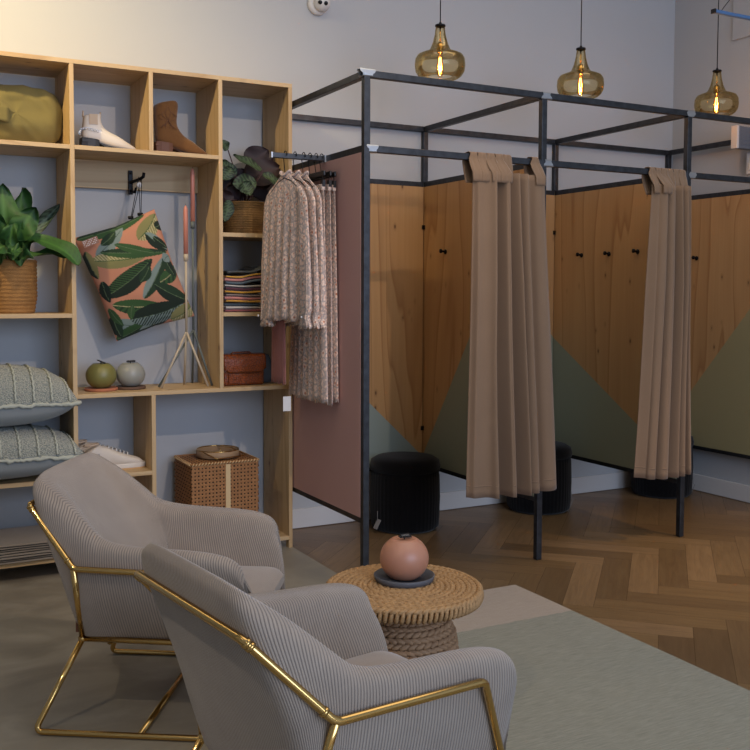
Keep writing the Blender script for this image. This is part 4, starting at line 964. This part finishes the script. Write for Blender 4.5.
# ------------------------------------------------------------------ garments
GX = -.02
def hanger_hook(mb, X, zb):
    pts = [(X, RY, zb), (X, RY, 1.925)]+[(X, RY+.0195*math.sin(a), 1.95-.0195*math.cos(a)*1.0+.002) for a in [PI*1.92-PI*1.35*q/10 for q in range(0, 1)]]
    arc = [(X, RY+.021*math.cos(a), 1.951+.021*math.sin(a)) for a in [-.5+(PI+.6)*q/12 for q in range(13)]]
    mb.tube(smooth_path([(X, RY, zb), (X, RY+.004, zb+.02)], .01)+[(X, RY+.019, 1.935)]+arc[1:], .0022, 6)
def cloth_tube(X, yc, prof, seed, rip=.012, th_=.018, n_=64, xs=0):
    """prof: list of (z, half width, y shift). closed flattened tube with pleats"""
    mb = MB(); rn = random.Random(seed); ph = rn.uniform(0, 6); k1 = rn.choice((7, 8, 9)); rings = []
    for z, hw, sh in prof:
        r = []
        for k in range(n_):
            a = 2*PI*k/n_; f = min(1, max(0, (prof[0][0]-z)/.5)); w = hw*math.cos(a)
            t_ = th_*(.4+.6*f)*math.sin(a)+rip*f*math.sin(k1*math.cos(a)*2.4+ph+z*1.3)*(.6+.4*math.sin(a*3)); r.append(V((X+t_+xs, yc+sh+w, z+(.006*math.sin(a*9+ph) if z == prof[-1][0] else 0))))
        rings.append(r)
    mb.loft(rings, cap=False); return mb
def dense(prof, n=30):
    out = []
    for i in range(n+1):
        z = lerp(prof[0][0], prof[-1][0], i/n)
        for a, b in zip(prof, prof[1:]):
            if b[0] <= z <= a[0]+1e-9: q = (a[0]-z)/(a[0]-b[0]); out.append((z, lerp(a[1], b[1], q), lerp(a[2], b[2], q))); break
    return out
lblouse = ['floral pink and grey blouse hanging first from the left on the rail', 'floral pink and grey blouse hanging second from the left on the rail', 'floral pink and grey blouse hanging third from the left on the rail']
def skew(mb, kx):
    mb.v = [(x+kx*(y-RY), y, z) for x, y, z in mb.v]; return mb
for k, (X, kx) in enumerate(((-.218, -.23), (-.170, -.17), (-.126, -.10))):
    t = thing('blouse', lblouse[k], 'blouse', (X, RY, 1.2), 0, 'floral garments on the rail')
    c = skew(cloth_tube(X, RY, dense([(1.870, .030, 0), (1.84, .060, 0), (1.79, .140, .0), (1.74, .165, 0), (1.4, .165, 0), (1.19-.012*k, .19, 0)]), 10+k, .012, .012), kx).build('bodice', 'floral', t, world=True); mod(c, 'SOLIDIFY', thickness=.002)
    for sg in (-1, 1):
        s_ = skew(cloth_tube(X+(-.010 if sg < 0 else .006), RY+sg*.135, dense([(1.80, .014, -sg*.02), (1.74, .032, sg*.01), (1.45, .040, sg*.022), (1.24, .040, sg*.026), (1.212, .024, sg*.026), (1.204, .024, sg*.026), (1.160, .046, sg*.026)], 44), 20+k+sg, .008, .013, 40), kx).build('sleeve', 'floral', t, world=True); mod(s_, 'SOLIDIFY', thickness=.002)
        yb = RY+sg*.168; xb = X+kx*(yb-RY); bt = MB(); bt.tube([(xb-.030, yb, 1.208), (xb-.035, yb, 1.208)], .0055, 8); bt.build('cuff_button', 'paper', s_, world=True)
    nk = skew(MB().tube([(X+.012*math.sin(a), RY+.034*math.cos(a), 1.870+.010*math.cos(2*a)) for a in [2*PI*q/20 for q in range(20)]], .006, 6, closed=True), kx); nk.build('neck_frill', 'floral', t, world=True)
    hg = thing('clothes_hanger', 'black hanger carrying the '+['first', 'second', 'third'][k]+' blouse from the left', 'hanger', (X, RY, 1.84), 0, 'black hangers on the rail')
    m_ = MB(); hanger_hook(m_, X, 1.85); m_.build('hook', 'blackmetal', hg, world=True)
    m_ = skew(MB().tube([(X, RY-.13, 1.775), (X, RY-.05, 1.832), (X, RY, 1.848), (X, RY+.05, 1.832), (X, RY+.13, 1.775)], [.004, .006, .007, .006, .004], 8, flat=.6), kx); m_.build('hanger_arms', 'black', hg, world=True)
def clip_hanger(X, yc, hw, label, z=1.862):
    hg = thing('clip_hanger', label, 'hanger', (X, RY, z), 0, 'black hangers on the rail')
    m_ = MB(); hanger_hook(m_, X, z+.01); m_.build('hook', 'blackmetal', hg, world=True)
    m_ = MB(); m_.box(X-.006, X+.006, yc-hw, yc+hw, z-.012, z+.012); bevel(m_.build('bar', 'black', hg, world=True), .004, 3)
    for sg in (-1, 1):
        m_ = MB(); m_.tube([(X, yc+sg*(hw-.02), z-.01), (X, yc+sg*(hw-.02), z-.035)], .002, 6); m_.box(X-.007, X+.007, yc+sg*(hw-.02)-.012, yc+sg*(hw-.02)+.012, z-.06, z-.03); m_.build('clip', 'black', hg, world=True)
for k, (X, hw) in enumerate(((-.094, .165), (-.062, .165), (-.034, .155))):
    t = thing('long_skirt', ['floral pink and grey long skirt, closest to the blouses on the rail', 'floral pink and grey long skirt between two others on the rail', 'floral pink and grey long skirt hanging closest to the pink panel'][k], 'skirt', (X, RY, .8), 0, 'floral garments on the rail')
    xs = 0
    c = cloth_tube(X, RY, dense([(1.812, hw-.015, 0), (1.76, hw+.004, .01), (1.2, hw+.03, .025), (.815-.012*(k % 2), hw+.055, .035)], 40), 40+k, .009, .013 if k < 2 else .010).build('skirt_cloth', 'floral', t, world=True); mod(c, 'SOLIDIFY', thickness=.002)
    w_ = MB(); w_.box(X-.009, X+.009, RY-hw+.012, RY+hw-.012, 1.785, 1.815); bevel(w_.build('waistband', 'floral', t, world=True), .004)
    clip_hanger(X, RY, hw, ['black clip hanger holding the skirt closest to the blouses', 'black clip hanger holding the middle skirt', 'black clip hanger holding the skirt beside the pink panel'][k])
t = thing('rose_cardigan', 'plain old rose knitted garment peeking out under the floral blouses', 'cardigan', (-.197, RY+.12, .88), 0)
c = cloth_tube(-.197, RY+.14, dense([(1.84, .03, 0), (1.78, .07, 0), (1.3, .075, 0), (.885, .085, 0)]), 71, .004, .007); c = c.build('knit_cloth', 'plainpink', t, world=True); mod(c, 'SOLIDIFY', thickness=.002)
MB().box(-.205, -.165, RY+.062, RY+.064, .755, .825).build('white_hang_tag', 'paper', t, world=True)
# ------------------------------------------------------------------ security camera, wall unit, switch, lighting track
sc = thing('security_camera', 'white dome security camera high on the back wall', 'camera', (.28, YW, 2.895))
mb = MB(); 
for _ in (0,): mb.tube([(0, -.001, 0), (0, -.02, 0), (0, -.03, 0)], [.058, .058, .045], 32); mb.build('mount', 'white', sc)
mb = MB(); rings = []
Mx = Matrix.Translation((.012, -.045, -.0)) @ Matrix.Rotation(PI/2+.35, 4, 'X') @ Matrix.Rotation(-.3, 4, 'Y')
prof = [(.046*math.cos(a), .046*math.sin(a)) for a in [PI/2*q/10-.6*(1-q/10) for q in range(11)]]
mb.lathe(prof, (0, 0, 0), 32); mb.v = [tuple(Mx @ V(p)) for p in mb.v]; mb.build('dome', 'white', sc)
for dx in (-.016, .016):
    mb = MB(); mb.tube([Mx @ V((dx, .006, .036)), Mx @ V((dx, .006, .046))], .011, 16); mb.build('lens', 'lens', sc)
ac = thing('wall_unit', 'grey rectangular ventilation unit mounted high on the right wall', 'wall unit', (XR, .295, 2.275))
bevel(MB().box(-.185, -.001, .10, .145, -.07, .065).build('housing', 'acgrey', ac), .006, 3)
bevel(MB().box(-.205, -.185, .098, .147, -.072, .067).build('end_cap', 'white', ac), .005, 3)
m_ = MB()
for q in range(4): m_.box(-.17, -.02, .0975, .0995, -.045+q*.026, -.039+q*.026)
m_.build('grille', 'acgrey', ac)
sw = thing('switch_box', 'white switch box on the right wall under the grey unit', 'switch', (XR, .40, 2.13)); bevel(MB().box(-.045, -.001, -.06, .06, -.07, .06).build('housing', 'white', sw), .006, 3); bevel(MB().box(-.052, -.045, -.035, .035, -.045, .0).build('rocker', 'paper', sw), .003)
tk = thing('lighting_track', 'metal channel tinted with a painted blue sky reflection, hung on thin wires at the upper right', 'track', (2.42, -.08, 2.80))
m_ = MB(); m_.box(-.40, .52, -.012, .012, -.009, .009); bevel(m_.build('channel', mat('sky_tinted_metal', '#5b82b5', .3, .4), tk), .003)  # blue sky reflection is painted into the channel's base colour
m_ = MB(); m_.box(-.41, -.40, -.014, .014, -.011, .011); m_.build('end_cap', 'black', tk)
m_ = MB()
for x in (-.35, .1, .48): m_.tube([(x, 0, .009), (x+.25, .1, .2), (x+.5, .12, ZC-2.80)] if x < 0 else [(x, 0, .009), (x, 0, ZC-2.80)], .002, 6)
m_.build('suspension_wire', 'blackmetal', tk)
# ------------------------------------------------------------------ light
def light(kind, loc, energy, col, size=.1, target=None, spot=None, blend=.6, sizey=None):
    l = bpy.data.lights.new(kind.lower()+'_light', kind); l.energy = energy; l.color = lin(col)[:3]
    if kind == 'AREA': l.size = size; 
    if kind == 'AREA' and sizey: l.shape = 'RECTANGLE'; l.size_y = sizey
    if kind in ('POINT', 'SPOT'): l.shadow_soft_size = size
    if kind == 'SPOT': l.spot_size = spot; l.spot_blend = blend
    o = bpy.data.objects.new(l.name, l); COL.objects.link(o); o.location = loc
    if target is not None: o.rotation_euler = (V(target)-V(loc)).to_track_quat('-Z', 'Y').to_euler()
    return o
light('SPOT', (0.0, -3.1, 3.5), 170, '#ffe4cc', .03, (-.8, 1.1, 1.2), math.radians(52), .8)        # ceiling spot on the shelving
light('SPOT', (-2.5, -.3, 3.5), 330, '#ffe2a6', .05, (-1.75, 1.1, 2.75), math.radians(85), 1)          # warm wash upper left
light('AREA', (.1, -6.7, 2.2), 190, '#c0d7ff', 3.6, (1.0, 1, 2.3), sizey=2.6)                         # shop window behind
for x, y, z in LP: light('POINT', (x, y, z+.05), 2.8, '#ffcb94', .012)
light('SPOT', (-3.0, -2.6, 3.6), 80, '#ffe9cf', .04, (-1.2, -.7, 0), math.radians(50), .9)          # ceiling spot left of the armchairs
light('AREA', (.2, -1.6, 3.86), 48, '#fff1de', 3.4, (.2, -1.6, 0), sizey=3.0)                          # added overhead fill above the seating, no known fixture
light('SPOT', (2.6, -1.9, 3.7), 230, '#ffd9a6', .05, (2.1, -.8, 0), math.radians(46), 1)          # warm ceiling spot on the oak floor
W = bpy.data.worlds.new('world'); S.world = W; W.use_nodes = True; bgn = W.node_tree.nodes['Background']; bgn.inputs[0].default_value = lin('#dcd9d4'); bgn.inputs[1].default_value = .62
# ------------------------------------------------------------------ camera
cd = bpy.data.cameras.new('camera'); co = bpy.data.objects.new('camera', cd); COL.objects.link(co); S.camera = co
cd.sensor_width = 36; cd.sensor_fit = 'HORIZONTAL'; cd.lens = 956.9/750*36; cd.shift_y = -(375-342.85)/750; cd.clip_start = .05
yaw, pit, rol = .4916, .0538, .0034
f = V((math.sin(yaw)*math.cos(pit), math.cos(yaw)*math.cos(pit), -math.sin(pit))); r = V((math.cos(yaw), -math.sin(yaw), 0)); u = r.cross(f); c, s = math.cos(rol), math.sin(rol); r, u = r*c+u*s, u*c-r*s
co.matrix_world = Matrix(((r.x, u.x, -f.x, -1.9574), (r.y, u.y, -f.y, -3.7474), (r.z, u.z, -f.z, 1.3261), (0, 0, 0, 1)))
vs = S.view_settings; vs.view_transform = 'Standard'; vs.look = 'None'; vs.exposure = 0; vs.gamma = 1; vs.use_curve_mapping = False
